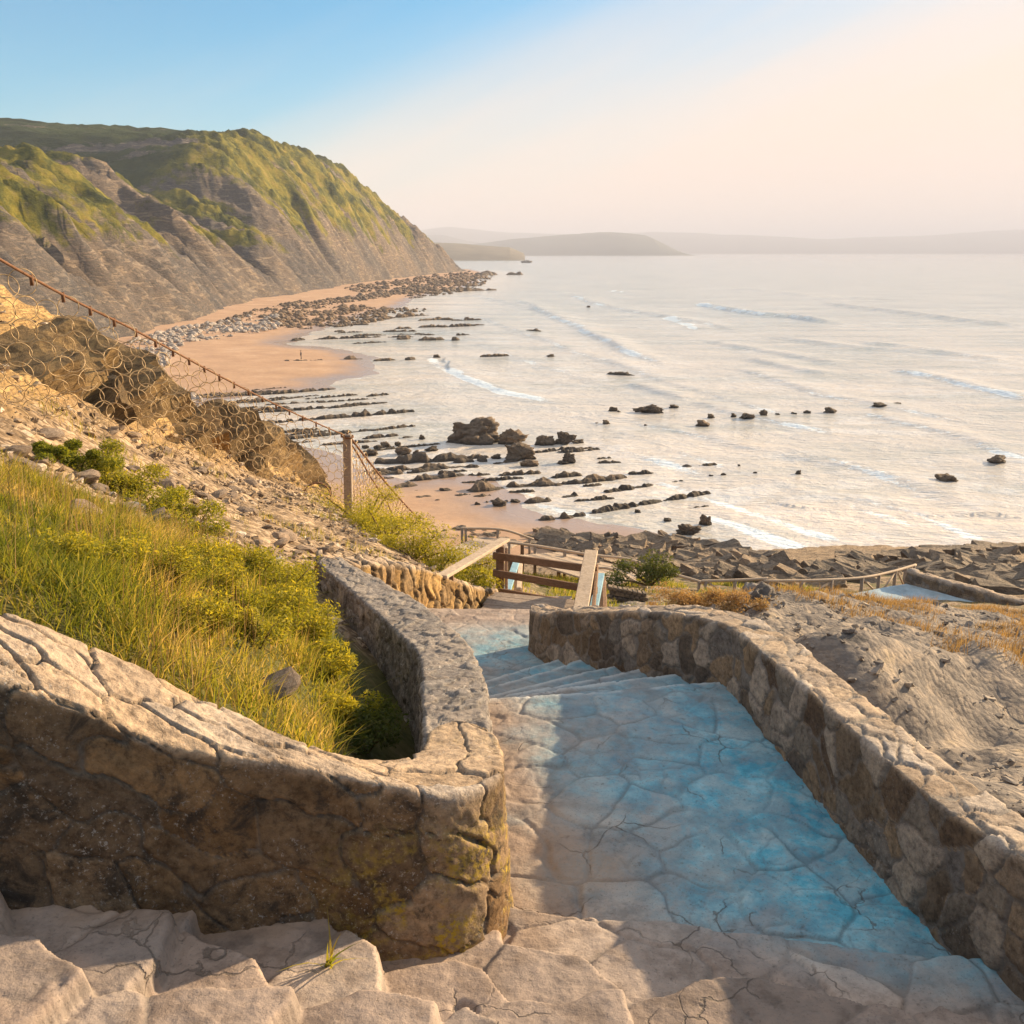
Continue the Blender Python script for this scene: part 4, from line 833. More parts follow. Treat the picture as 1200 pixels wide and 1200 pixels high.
sm.build('slack_mesh', M_ring, net, 0, True)
gm = MB(); gm.tube([tuple(panel(t, 0)+np.array([0, 0, .02])) for t in np.linspace(0, 1, 14)]+[tuple(at_y(535, 662, 36))], .03, 5); gm.build('guy_cable', M_rust, net, 0, True)
gm = MB(); gm.tube([tuple(pt-np.array([0, 0, .1]))]+[tuple(panel(t, .0+1.0*t)) for t in np.linspace(.1, .45, 6)]+[tuple(at_y(463, 612, 27))], .025, 5); gm.build('guy_cable', M_rust, net, 0, True)
cl = MB(); cc = at_y(372, 596, 22.5)
for k in range(3): cl.tube([cc+np.array([.32*math.cos(w), .1*math.sin(w)+.03*k, .3+.3*math.sin(w)]) for w in np.linspace(0, 6.283, 16, endpoint=False)], .016, 5, True)
tag(cl.build('cable_coil', M_rust, None, 0, True), 'coil of rusty cable lying at the foot of the net near the post', 'cable coil')

# ------------------------------------------------------------------ timber stair head
def pxp(u, v, y): return at_y(u, v, y)
deck = empty('wooden_deck', (0.2, 13.6, H-5.2), 'small grey plank deck at the foot of the stone steps', 'deck')
for k in range(7):
    y = 13.0+k*.2; m_ = MB(); sh = .05*random.uniform(-1, 1)
    m_.beam((-.42+sh*.3, y, H-5.06), (.95+sh*.3, y-.42, H-5.06), .185, .05); m_.build('plank', M_woodg, deck, .006)
m_ = MB(); m_.beam((-.4, 12.95, H-5.26), (-.4, 14.7, H-5.26), .08, .18); m_.build('joist', M_woodd, deck, .005); m_ = MB(); m_.beam((.9, 12.6, H-5.26), (.9, 14.3, H-5.26), .08, .18); m_.build('joist', M_woodd, deck, .005)
bar = empty('wooden_barrier', (.5, 14.8, H-5.2), 'brown three rail timber barrier across the end of the deck', 'barrier')
pl = pxp(586, 640, 15.0); pr = pxp(693, 655, 14.2)
m_ = MB(); m_.beam((pl[0], 15., H-5.75), (pl[0], 15., pl[2]), .13, .13); m_.build('post', M_woodd, bar, .008)
m_ = MB(); m_.beam((pl[0]+.1, 15.12, H-5.95), (pl[0]+.1, 15.12, pl[2]-.05), .05, .12); m_.build('post_batten', M_woodp, bar, .006)
m_ = MB(); m_.beam((pr[0], 14.25, H-5.6), (pr[0], 14.25, pr[2]), .13, .13); m_.build('post', M_woodd, bar, .008)
for va, vb, mt in ((651, 668, M_woodd), (671, 692, M_woodd), (692, 713, M_woodd)):
    a = pxp(578, va, 14.93); b = pxp(700, vb, 14.15); m_ = MB(); m_.beam(a, b, .045, .115); m_.build('rail', mt, bar, .006)
def handrail(a, b, w, mt, label, legs=(), lm=None, h=.05):
    o = empty('handrail', tuple(a), label, 'handrail')
    m_ = MB(); m_.beam(a, b, w, h); m_.build('rail_board', mt, o, .008)
    for t, l in legs:
        p = np.array(a)*(1-t)+np.array(b)*t; m_ = MB(); m_.beam((p[0], p[1], p[2]-l), (p[0], p[1], p[2]-.028), .1, .1); m_.build('post', lm or M_woodd, o, .006)
    return o
handrail(pxp(517, 676, 12.75), pxp(592, 632, 15.05), .17, M_woodp, 'pale sloping handrail board from the golden wall to the barrier post', [(.12, .5)])
hr = handrail(pxp(680, 716, 12.3), pxp(693, 646, 14.5), .2, M_woodp, 'pale handrail board rising from the end of the rubble wall', [(.3, .9), (.62, 1.0), (.95, 1.2)])
m_ = MB(); m_.beam(pxp(693, 722, 12.4)+np.array([.02, 0, 0]), pxp(698, 668, 14.5)+np.array([.02, 0, 0]), .045, .2); m_.build('side_board', M_woodd, hr, .005)
handrail(pxp(695, 716, 13.0), pxp(704, 673, 16.2), .13, M_woodb, 'blue grey handrail board just right of the pale one', [(.15, 1.), (.9, 1.3)], M_woodp)
handrail(pxp(709, 716, 14), pxp(707, 676, 17), .07, M_woodd, 'narrow brown rail right of the blue grey board', [(.9, 1.3)], M_woodp)
handrail(pxp(594, 692, 17), pxp(606, 656, 21), .15, M_woodb, 'blue grey stair rail seen between the barrier rails', [(.1, 1.), (.9, 1.2)], M_woodp)
handrail(pxp(608, 690, 17.2), pxp(610, 658, 21.), .09, M_woodp, 'pale stair rail seen between the barrier rails', [(.1, 1.), (.9, 1.2)], M_woodp)
stf = empty('wooden_stairs', (.6, 17, H-6.6), 'timber stair flight dropping away behind the barrier', 'stairs')
for k in range(9):
    m_ = MB(); y = 15.4+k*.34; z = H-5.6-k*.2; m_.beam((-.1+.02*k, y, z), (1.0+.02*k, y, z), .32, .05); m_.build('tread', M_woodg, stf, .005)
m_ = MB(); m_.beam((-.15, 15.2, H-5.6), (.1, 18.4, H-7.5), .06, .24); m_.beam((1.05, 15.2, H-5.6), (1.25, 18.4, H-7.5), .06, .24); m_.build('stringers', M_woodd, stf)

# lower walkways and railings
def plank_deck(name, quad, n, y, label):
    P = [at_y(u, v, yy) for (u, v), yy in zip(quad, y)]; c = sum(P)/4; o = empty(name, tuple(c), label, 'walkway')
    for k in range(n):
        t = (k+.5)/n; a = P[0]*(1-t)+P[1]*t; b = P[3]*(1-t)+P[2]*t; w = np.linalg.norm(P[1]-P[0])/n*.94
        m_ = MB(); m_.beam(a, b, w, .07); m_.build('plank', random.choice((M_woodp, M_woodg)), o, .01)
    m_ = MB()
    for q in P: m_.beam((q[0], q[1], q[2]-1.6), (q[0], q[1], q[2]-.05), .16, .16)
    m_.build('supports', M_woodd, o); return o
plank_deck('walkway', [(506, 652), (560, 630), (612, 636), (545, 668)], 9, [38, 44, 43, 36.5], 'lower wooden walkway at the foot of the slack net')
plank_deck('walkway', [(600, 652), (655, 648), (762, 672), (716, 688)], 16, [38, 41, 40, 35], 'lower wooden walkway behind the barrier, left of the green bush')
def railing(pts, posts, braces, label, ph=1.05, r=.06, mid=None):
    """pts: (u,v,y) along the top rail; posts: fractions along it"""
    P = [at_y(*q) for q in pts]; S, L = spline(P, 60); o = empty('wooden_railing', tuple(S[0]-np.array([0, 0, ph])), label, 'railing')
    at = lambda t: S[int(round(min(1, max(0, t))*59))]
    m_ = MB(); m_.tube([tuple(p) for p in S], r, 6); m_.build('top_rail', M_woodp, o, 0, True)
    for t in posts: p = at(t); m_ = MB(); m_.tube([(p[0], p[1], p[2]-ph-.3), (p[0], p[1], p[2])], r*1.25, 6); m_.build('post', M_woodg, o, 0, True)
    for t0, t1 in braces:
        a = at(t0)-np.array([0, 0, .06]); b = at(t1)-np.array([0, 0, ph*.85]); m_ = MB(); m_.tube([tuple(a), tuple(b)], r*.75, 5); m_.build('brace', M_woodp, o, 0, True)
    return o
railing([(592, 635, 40), (630, 640, 40), (655, 644, 40), (690, 650, 40), (735, 655, 40), (757, 663, 39), (787, 672, 38), (828, 684, 37)], [.02, .14, .27, .42, .6, .7, .77, .96], [], 'long pale round railing beyond the walkway, descending to the dry bush', 1.)
railing([(690, 665, 37), (716, 667, 37), (758, 689, 35.5)], [.05, .4, .97], [], 'short railing along the near edge of the lower walkway', .95)
railing([(822, 681, 37), (860, 680, 37), (900, 678, 37)], [.06, .5, .93], [(.1, .5), (.92, .55)], 'railing with crossed braces behind the dry bush', 1.)
railing([(896, 681, 36.5), (960, 680, 37), (1010, 677, 38), (1045, 670, 39.5), (1073, 662, 41)], [.01, .17, .33, .5, .65, .8, .9, .98], [(.02, .17), (.33, .18), (.5, .64), (.8, .67), (.81, .9), (.97, .9)], 'curving braced railing beside the blue terrace', .95)
railing([(540, 619, 44), (590, 621, 44), (625, 632, 44)], [.02, .07, .5, .95], [(.1, .45)], 'far railing at the seaward edge of the lower walkway', .95)
railing([(494, 624, 40), (502, 626, 40), (506, 640, 39)], [.1, .95], [], 'two bleached posts at the near corner of the lower walkway', 1.1)
cy_ = float(np.clip(hit(735, 704, 12, 40)[1]-.4, 12, 33)); cs_ = cy_/33
cr = empty('crib_wall', tuple(at_y(735, 702, cy_)), 'low dark block wall with a stone pattern under the short railing', 'wall'); r2 = random.Random(3)
for k in range(8):
    for j in range(3):
        m_ = MB(); p = at_y(712+k*5.7+(2.8 if j % 2 else 0), 688+k*1.1, cy_)+np.array([0, 0, -.17*j*cs_]); m_.beam(p, p+np.array([.16, 0, -.03])*cs_, .3*cs_, .14*cs_)
        m_.build('block', M_slab, cr, .025*cs_)
def low_wall(pa, pb, h, th, label, mt, seed):
    a, b = np.array(pa), np.array(pb); d = (b-a)/np.linalg.norm(b-a); nx = np.array([-d[1], d[0], 0])
    F_ = [a+(b-a)*t for t in np.linspace(0, 1, 6)]; B_ = [p+nx*th for p in F_]
    return stone_wall('stone_wall', B_, F_, h, mt, label, (.5, .3), .09, .06, .04, seed)
TZ = H-13.
low_wall(at_z(1064, 684, TZ)+np.array([0, 0, .5]), at_z(1190, 717, TZ)+np.array([0, 0, .42]), 1.2, .5, 'low stone wall along the seaward side of the blue terrace', M_wallR, 11)
low_wall(at_y(896, 701, 35.5), at_y(1010, 711, 32.5), 1.5, .4, 'low grey wall below the curving railing', M_wallB, 12)
q = [at_z(990, 697, TZ), at_z(1062, 684, TZ), at_z(1190, 718, TZ), at_z(1050, 730, TZ)]
n_ = 24
V = [];
for i in range(n_):
    for j in range(n_):
        a, b = i/(n_-1), j/(n_-1); p = (q[0]*(1-a)+q[1]*a)*(1-b)+(q[3]*(1-a)+q[2]*a)*b; V.append(p+np.array([0, 0, .04*fbm(np.array([p[0]]), np.array([p[1]]), 3, 5)[0]]))
tag(mesh('pavement', V, gridfaces(n_, n_), M_blueslab), 'blue grey paved terrace at the right below the slope', 'pavement', kind='structure')
wrock_p = hit(885, 716, 8, 30)
o = put('weathered_rock', blob(91, 4, 1.1, .5, .35), at_y(886, 712, 13.), (.24, .22, .3), (.3, .2, .4), 'pale hollow weathered rock standing just behind the bend of the rubble wall', None); o.data.materials.append(M_cobble); [setattr(p, 'use_smooth', True) for p in o.data.polygons]
o = put('boulder', blob(92, 3, .7, .5, .2), at_y(881, 694, 34.), (.5, .5, .5), (0, 0, .3), 'rounded white boulder under the railing near the dry bush', None); o.data.materials.append(M_cobble)

# ------------------------------------------------------------------ vegetation
def blades(name, P, hgt, wid, mat, label=None, cat=None, bend=.5, tint=None, seg=3, kind=None, parent=None, spread=.35):
    """P: n root points; each root grows one curved tapering blade"""
    n = len(P); g = np.random.default_rng(len(P)+3)
    hh = hgt*g.uniform(.55, 1.25, n); a = g.uniform(0, 2*math.pi, n); lean = g.normal(0, spread, (n, 2)); bd = g.uniform(.1, 1, n)*bend
    side = np.c_[np.cos(a), np.sin(a), np.zeros(n)]; fw = np.c_[lean, np.zeros(n)]+np.c_[.15*np.ones(n), -.1*np.ones(n), np.zeros(n)]
    V = []
    for k in range(seg+1):
        t = k/seg; c = P+np.c_[np.zeros((n, 2)), hh*(t-.35*bd*t*t)]+fw*(hh*(t*.4+bd*t*t*1.2))[:, None]; w = wid*(1-t)**.7*g.uniform(.7, 1.2, n) if k < seg else None
        if k < seg: V += [c-side*w[:, None]/2, c+side*w[:, None]/2]
        else: V.append(c)
    nv = len(V); V = np.stack(V, 1).reshape(-1, 3); b = (np.arange(n)*nv)[:, None]; Fq = []
    for k in range(seg-1): Fq.append(b+np.array([2*k, 2*k+1, 2*k+3, 2*k+2])[None])
    k = seg-1; Fq.append(b+np.array([2*k, 2*k+1, 2*seg, 2*seg])[None])
    quads = np.vstack(Fq[:-1]); tri = Fq[-1][:, :3]
    # triangles everywhere (one polygon size)
    T = np.vstack([quads[:, [0, 1, 2]], quads[:, [0, 2, 3]], tri])
    tn = np.repeat(tint if tint is not None else g.random(n), nv)
    o = mesh(name, V, T, mat, {'tint': tn}, True, parent)
    return tag(o, label, cat, None, kind) if label else o
def leaves(C, rad, n, ls, mat, name, label, cat='shrub', group=None, tone=(0, 1), flat=.8, stems=True, seed=0, lobes=7):
    """a shrub: leaf-sized faces in uneven clumps, on woody stems"""
    g = np.random.default_rng(seed+50); o = empty(name, tuple(C), label, cat, group); rad = np.array(rad)
    L = g.normal(0, .5, (lobes, 3))*rad*np.array([1, 1, .5])+np.array([0, 0, rad[2]*.6]); ls_ = g.uniform(.3, .6, lobes)
    k = g.integers(0, lobes, n); d = g.normal(0, 1, (n, 3)); d /= np.linalg.norm(d, axis=1, keepdims=True); rr = g.random(n)**.45
    P = L[k]+d*rr[:, None]*ls_[k][:, None]*rad; P[:, 2] = np.maximum(P[:, 2], .0+.03*g.random(n))
    a = g.normal(0, 1, (n, 3)); a[:, 2] *= flat; a /= np.linalg.norm(a, axis=1, keepdims=True); b = np.cross(a, g.normal(0, 1, (n, 3))); b /= np.linalg.norm(b, axis=1, keepdims=True)
    s = ls*g.uniform(.6, 1.3, n)[:, None]
    V = np.stack([P-a*s, P+b*s*.3, P+a*s, P-b*s*.3], 1).reshape(-1, 3); Fq = np.arange(4*n).reshape(n, 4)
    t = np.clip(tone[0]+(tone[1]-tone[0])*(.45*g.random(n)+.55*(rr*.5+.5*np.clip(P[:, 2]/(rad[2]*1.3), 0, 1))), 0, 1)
    mesh('foliage', V, Fq, mat, {'tint': np.repeat(t, 4)}, True, o)
    if stems:
        m_ = MB()
        for q in L: m_.tube([(q[0]*.1, q[1]*.1, -.05), (q[0]*.5, q[1]*.5, q[2]*.5), tuple(q)], [.012*rad[0]*3, .008*rad[0]*3, .004*rad[0]*3], 5)
        me = m_.build('stems', M_dry, None, 0, True); me.parent = o
    return o
def scatter(n, xr, yr, maskf):
    X = rng.uniform(*xr, n); Y = rng.uniform(*yr, n); m = maskf(X, Y)
    X, Y = X[m], Y[m]; return np.c_[X, Y, hill_z(X, Y)[0]]
Awall = [(x, y) for x, y, _ in A_back]; Bwall = [(x, y) for x, y, _ in B_left]
def free(X, Y):
    dA = seg_dist(X, Y, [(x*.5+u*.5, y*.5+w*.5) for (x, y, _), (u, w, _) in zip(A_back, A_front)])[0]; dB = seg_dist(X, Y, [(x*.5+u*.5, y*.5+w*.5) for (x, y, _), (u, w, _) in zip(B_left, B_right)])[0]; dC = seg_dist(X, Y, [(x*.5+u*.5, y*.5+w*.5) for (x, y, _), (u, w, _) in zip(C_back, C_front)])[0]
    dR = seg_dist(X, Y, [(x*.5+u*.5, y*.5+w*.5) for (x, y, _), (u, w, _) in zip(R_out, R_in)])[0]
    return (~inside(X, Y, PATH)) & (dA > .24) & (dB > .26) & (dC > .22) & (dR > .32)
def gmask(X, Y): return free(X, Y) & (hill_masks(X, Y)[2] > rng.random(X.shape)*.8+.1) & (X < .3) & (seg_dist(X, Y, Bwall)[0] > .42+.2*rng.random(X.shape))
P = scatter(260000, (-8, 0), (1.5, 10.2), gmask)
dens = fbm(P[:, 0]*1.1, P[:, 1]*1.1, 4, 700); P = P[rng.random(len(P)) < .55+.9*dens]
dry = fbm(P[:, 0]*.9+4, P[:, 1]*.9, 4, 710)
tint = np.clip(.55+.65*dry+rng.normal(0, .17, len(P)), 0, 1); gh = .19*np.clip(.95+1.1*fbm(P[:, 0]*1.6, P[:, 1]*1.6, 4, 715), .35, 1.8)
blades('grass', P, gh, .009, M_grass, 'long yellow green grass on the bank between the walls', 'grass', .95, tint, kind='stuff', spread=.5)
P2 = scatter(9000, (-7, 0), (2.5, 9.5), gmask); k2 = fbm(P2[:, 0]*1.3, P2[:, 1]*1.3, 3, 722) > .12; P2 = P2[k2]
blades('dry_stalks', P2, .36, .006, M_dry, 'dead brown seed stalks standing in the grass bank', 'grass', .3, rng.random(len(P2)), 3, 'stuff', spread=.2)
# herbs growing through the grass: one shrub each
for i, (u, v, r, tone) in enumerate([(190, 590, .55, (.1, .9)), (225, 612, .5, (.1, .95)), (120, 545, .45, (.1, .8)), (150, 565, .4, (.2, .9)), (90, 530, .3, (0, .7)), (60, 525, .28, (0, .6))]):
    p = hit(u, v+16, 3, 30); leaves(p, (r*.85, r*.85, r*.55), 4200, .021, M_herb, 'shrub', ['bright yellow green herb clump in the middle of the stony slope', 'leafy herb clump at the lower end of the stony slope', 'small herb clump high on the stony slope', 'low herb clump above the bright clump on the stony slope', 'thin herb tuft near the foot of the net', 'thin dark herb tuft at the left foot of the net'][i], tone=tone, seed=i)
for i, (u, v, r) in enumerate([(330, 690, .4), (300, 672, .36), (250, 668, .34), (352, 705, .34), (368, 742, .3), (335, 725, .33), (385, 785, .26), (275, 700, .3), (200, 690, .28), (350, 680, .32), (405, 835, .22), (235, 735, .28), (300, 745, .25), (150, 660, .26), (90, 650, .26)]):
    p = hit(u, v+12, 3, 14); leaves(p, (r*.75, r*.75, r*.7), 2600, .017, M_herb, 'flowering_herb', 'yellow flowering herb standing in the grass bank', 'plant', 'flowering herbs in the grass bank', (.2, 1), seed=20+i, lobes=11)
for i, (u, v, r) in enumerate([(425, 868, .2), (440, 845, .15)]):
    p = hit(u, v+10, 3, 12); leaves(p, (r, r, r), 1500, .022, M_bushd, 'shrub', ['dark leafy shrub at the mouth of the shaded gutter', 'small dark shrub against the curved grey wall'][i], tone=(.1, 1), seed=40+i)
# bushes behind the golden wall
for i, (u, v, y, r, tone) in enumerate([(428, 628, 19.5, 1.05, (.25, .95)), (452, 640, 17.5, .95, (.25, 1)), (482, 655, 16.2, .85, (.25, 1)), (512, 670, 15.4, .75, (.25, 1)), (545, 690, 14.9, .55, (.2, .9)), (436, 608, 23, .8, (.3, 1))]):
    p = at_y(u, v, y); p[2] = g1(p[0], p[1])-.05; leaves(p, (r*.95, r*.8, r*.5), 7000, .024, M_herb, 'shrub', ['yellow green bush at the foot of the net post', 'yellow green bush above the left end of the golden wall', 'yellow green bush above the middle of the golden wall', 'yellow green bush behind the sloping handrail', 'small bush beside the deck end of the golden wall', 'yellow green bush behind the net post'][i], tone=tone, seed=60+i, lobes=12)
p = at_y(762, 684, 34.5); leaves(p, (1.5, 1.2, .9), 3600, .07, M_bushd, 'shrub', 'dark green bush under the long railing', tone=(.2, 1), seed=80)
p = at_y(655, 694, 33); leaves(p, (.7, .6, .4), 1600, .05, M_herb, 'shrub', 'green bush glimpsed between the barrier rails', tone=(0, .7), seed=82)
for i, (u, v, y, r) in enumerate([(840, 716, 13, .5), (862, 716, 12.6, .42), (815, 716, 13, .36), (780, 716, 13.2, .3), (750, 716, 13.4, .26), (725, 716, 13.6, .22)]):
    p = at_y(u, v, y); p[2] = min(p[2], g1(p[0], p[1]))-.04; leaves(p, (r, r*.8, r*.62), 2600, .024, M_dry, 'dry_shrub', ['largest dry orange bush behind the rubble wall', 'dry orange bush beside the hollow weathered rock', 'dry bush left of the largest dry bush', 'low dry tuft behind the middle of the rubble wall', 'low dry tuft nearer the handrails', 'smallest dry tuft by the blue grey handrail'][i], tone=(.1, 1), seed=90+i)
def rmask(X, Y):
    n = fbm(X*.45, Y*.45, 4, 730); return free(X, Y) & (n+.05*(Y-10) > .12) & (X > 2.4)
P = scatter(110000, (2.4, 16), (4, 20), rmask); P = P[P[:, 1] > 6.5+rng.normal(0, 1., len(P))]; blades('dry_grass', P, .16, .008, M_dry, 'dry orange grass patches on the rocky slope at the right', 'grass', .7, None, 2, 'stuff')
P = scatter(30000, (-9, -1), (8, 24), lambda X, Y: free(X, Y) & (fbm(X*.7, Y*.7, 4, 740) > .22)); blades('scrub', P, .14, .008, M_grass, 'thin scrubby grass scattered over the stony slope', 'grass', .7, np.clip(rng.normal(.6, .2, len(P)), 0, 1), 2, 'stuff')
P = scatter(50000, (-6, 14), (26, 52), lambda X, Y: free(X, Y) & (fbm(X*.25, Y*.25, 4, 750) > .08)); blades('scrub', P, .3, .03, M_grass, 'rough grass on the lower slope around the walkways', 'grass', .7, np.clip(rng.normal(.5, .2, len(P)), 0, 1), 2, 'stuff')
def tuft(p, n, h, mat, label, rad=.06, w=.012, seed=0):
    o = empty('grass_tuft', tuple(p), label, 'plant'); g = np.random.default_rng(seed)
    blades('leaves', np.c_[g.normal(0, rad, (n, 2)), np.zeros(n)], h, w, mat, None, None, .8, g.random(n)*.6+.2, 4, parent=o, spread=.5); return o
def on_path(u, v, d): p = at_drop(u, v, d); p[2] = float(path_z(np.array([p[0]]), np.array([p[1]]))[0])-.01; return p
tuft(on_path(383, 1118, 2.72), 12, .16, M_grass, 'small green weed sprouting at the foot of the foreground wall', .012, .014, 1)
tuft(on_path(545, 1090, 3.05), 60, .14, M_dry, 'dry grass tuft at the base of the foreground wall end', .05, .006, 2)
tuft(on_path(575, 1050, 3.1), 40, .09, M_dry, 'thin dry grass where the foreground wall meets the landing', .04, .005, 3)
def scree(name, n, xr, yr, maskf, s0, s1, mat, label):
    base = slab_mesh(99, 1.2, 1., .45); bm = bmesh.new(); bmesh.ops.create_cube(bm, size=1); bmesh.ops.bevel(bm, geom=bm.edges[:], offset=.18, segments=1, affect='EDGES'); bmesh.ops.triangulate(bm, faces=bm.faces[:])
    bv = np.array([v.co[:] for v in bm.verts]); bf = np.array([[v.index for v in f.verts] for f in bm.faces]); bm.free(); bpy.data.meshes.remove(base)
    P = scatter(n, xr, yr, maskf); m = len(P); g = np.random.default_rng(n)
    sz = g.uniform(0, 1, (m, 1))**3*(s1-s0)+s0; S = sz*np.c_[g.uniform(.8, 1.7, m), g.uniform(.6, 1.2, m), g.uniform(.25, .6, m)]
    q = bv[None]*S[:, None, :]+g.normal(0, .1, (m, len(bv), 3))*sz[:, None, :]; az = g.uniform(0, 6.28, m); tl = g.normal(0, .35, m)
    x = q[..., 0]*np.cos(tl)[:, None]+q[..., 2]*np.sin(tl)[:, None]; z = -q[..., 0]*np.sin(tl)[:, None]+q[..., 2]*np.cos(tl)[:, None]; y = q[..., 1]
    V = np.stack([x*np.cos(az)[:, None]-y*np.sin(az)[:, None]+P[:, :1], x*np.sin(az)[:, None]+y*np.cos(az)[:, None]+P[:, 1:2], z+P[:, 2:]+.1*sz], -1)
    Fc = (bf[None]+(np.arange(m)*len(bv))[:, None, None]).reshape(-1, 3)
    tag(mesh(name, V.reshape(-1, 3), Fc, mat, {'tint': np.repeat(g.random(m), len(bv))}, False), label, 'scree', None, 'stuff')
def mat_chip(name, st):
    n = NT(name); c = n.ramp(n.attr('tint'), st); c = n.mix(.6, c, n.ramp(n.noise(n.pos(), 30, 4, .7), [(.35, (.6, .6, .6)), (.65, (1.2, 1.2, 1.2))]), 'MULTIPLY'); return n.done(n.bsdf(c, .9, None, .2))
M_chipg = mat_chip('grey_chips', [(0, (.14, .12, .105)), (.5, (.25, .21, .175)), (.85, (.34, .28, .22)), (1, (.45, .38, .3))]); M_chipt = mat_chip('tan_chips', [(0, (.13, .09, .06)), (.5, (.28, .2, .13)), (.85, (.42, .31, .2)), (1, (.55, .46, .36))])
scree('scree', 11000, (-9, 0), (7, 24), lambda X, Y: free(X, Y) & (hill_masks(X, Y)[2] < .35) & (fbm(X*.7, Y*.7, 4, 760) > -.1), .015, .11, M_chipt, 'tan stone chips and rubble strewn over the stony slope below the net')
scree('scree', 14000, (2.3, 15), (3.5, 20), lambda X, Y: free(X, Y) & (fbm(X*.6+.4*Y, Y*.6, 4, 770) > -.12), .012, .085, M_chipg, 'grey stone chips and rubble on the slope right of the rubble wall')
# loose stones on the stony slope
STN = [blob(110+s, 2, .55, .6, .2) for s in range(5)]
for me in STN: me.materials.append(M_stone)
for i in range(150):
    u = random.uniform(5, 400); v = random.uniform(505, 650); p = hit(u, v, 6, 28)
    if hill_masks(np.array([p[0]]), np.array([p[1]]))[2][0] > .25 or not free(np.array([p[0]]), np.array([p[1]]))[0]: continue
    s = random.choice((.04, .05, .07, .1, .14)); put('stone', random.choice(STN), (p[0], p[1], p[2]+s*.15), (s*1.4, s, s), (random.uniform(-.4, .4), random.uniform(-.4, .4), random.random()*6), 'loose tan stone lying on the stony slope in front of the net', 'loose stones on the slope', 'stone')
p = hit(100, 607, 3, 20); put('stone', STN[1], (p[0], p[1], p[2]+.06), (.16, .1, .16), (.5, .6, .4), 'pale upright stone at the top edge of the grass', None, 'stone')
p = hit(325, 822, 3, 9); put('stone', STN[3], (p[0], p[1], p[2]+.1), (.2, .12, .12), (.1, -.4, .5), 'flat tan stone half hidden in the grass behind the foreground wall', None, 'stone')

# ------------------------------------------------------------------ people (tiny, on the sand and by the walkway)
def person(loc, rz, label, shirt, legs, sit=False, s=1.):
    bm = bmesh.new(); J = {}; E = []
    def j(n, x, y, z, r): J[n] = (bm.verts.new((x, y, z)), r)
    if not sit:
        j('pel', 0, 0, .95, .14)
        for sg, nm in ((-1, 'l'), (1, 'r')):
            j('hip'+nm, sg*.09, 0, .88, .1); j('kn'+nm, sg*.1, sg*.09, .48, .065); j('an'+nm, sg*.1, sg*.14-.03, .08, .045); j('to'+nm, sg*.1, sg*.14+.12, .04, .04)
    else:
        j('pel', 0, 0, .12, .15)
        for sg, nm in ((-1, 'l'), (1, 'r')):
            j('hip'+nm, sg*.1, .06, .13, .1); j('kn'+nm, sg*.13, .42, .42, .065); j('an'+nm, sg*.13, .62, .07, .045); j('to'+nm, sg*.13, .76, .04, .04)
    b = .95 if not sit else .12
    j('ch', 0, .0, b+.38, .16); j('nk', 0, .02, b+.55, .055); j('hd', 0, .03, b+.68, .095); j('hd2', 0, .03, b+.78, .085)
    for sg, nm in ((-1, 'l'), (1, 'r')):
        j('sh'+nm, sg*.18, 0, b+.45, .065); j('el'+nm, sg*.25, -.03, b+.18, .045); j('wr'+nm, sg*.25, .1, b-.02, .035); j('hn'+nm, sg*.25, .14, b-.1, .035)
    for a_, b_ in [('pel', 'ch'), ('ch', 'nk'), ('nk', 'hd'), ('hd', 'hd2')]+[(x+n, y+n) for n in 'lr' for x, y in (('hip', 'kn'), ('kn', 'an'), ('an', 'to'), ('sh', 'el'), ('el', 'wr'), ('wr', 'hn'))]+[('pel', 'hipl'), ('pel', 'hipr'), ('ch', 'shl'), ('ch', 'shr')]:
        bm.edges.new((J[a_][0], J[b_][0]))
    bm.verts.index_update(); rs = [0]*len(bm.verts); pi = J['pel'][0].index
    for v_, r in J.values(): rs[v_.index] = r
    me = bpy.data.meshes.new('person'); bm.to_mesh(me); bm.free(); o = link('person', me)
    sk = o.modifiers.new('skin', 'SKIN'); 
    if not me.skin_vertices: o.data.skin_vertices.new() if hasattr(o.data.skin_vertices, 'new') else None
    for i, sv in enumerate(me.skin_vertices[0].data): sv.radius = (rs[i], rs[i]*.8); sv.use_root = (i == pi)
    o.modifiers.new('sub', 'SUBSURF').levels = 1
    dg = bpy.context.evaluated_depsgraph_get(); m2 = bpy.data.meshes.new_from_object(o.evaluated_get(dg)); o.modifiers.clear(); o.data = m2; m2.name = 'person'
    for m in (M_skin, shirt, legs): m2.materials.append(m)
    for p in m2.polygons:
        c = p.center; p.use_smooth = True
        p.material_index = 0 if c.z > b+.54 or (abs(c.x) > .19 and c.z < b+.2 and c.z > .1 and not sit) else (1 if c.z > b+.02 else 2)
    m_ = bmesh.new(); bmesh.ops.create_uvsphere(m_, u_segments=10, v_segments=8, radius=.115); 
    for v_ in list(m_.verts):
        if v_.co.z < -.02 and v_.co.y > 0: m_.verts.remove(v_)
    hm = bpy.data.meshes.new('hair'); m_.to_mesh(hm); m_.free(); hm.materials.append(M_hair); h = link('hair', hm, o, (0, .0, b+.77))
    o.location = loc; o.rotation_euler = (0, 0, rz); o.scale = (s, s, s); return tag(o, label, 'person')
def bz(u, v): p = at_z(u, v, 0); z = max(0, float(beach_z(np.array([p[0]]), np.array([p[1]]))[0])); return at_z(u, v, z)
person(bz(371, 358), .4, 'tiny person in dark clothes on the far strip of sand under the cliff', M_dark, M_dark)
person(bz(353, 421), 1.2, 'tiny person standing by the rock ridge on the sand', M_dark, M_dark)
p = hit(493, 640, 30, 90); person((p[0], p[1], p[2]+.3), .5, 'seated person in a white shirt among the blocks left of the walkway', M_white, M_dark, True)

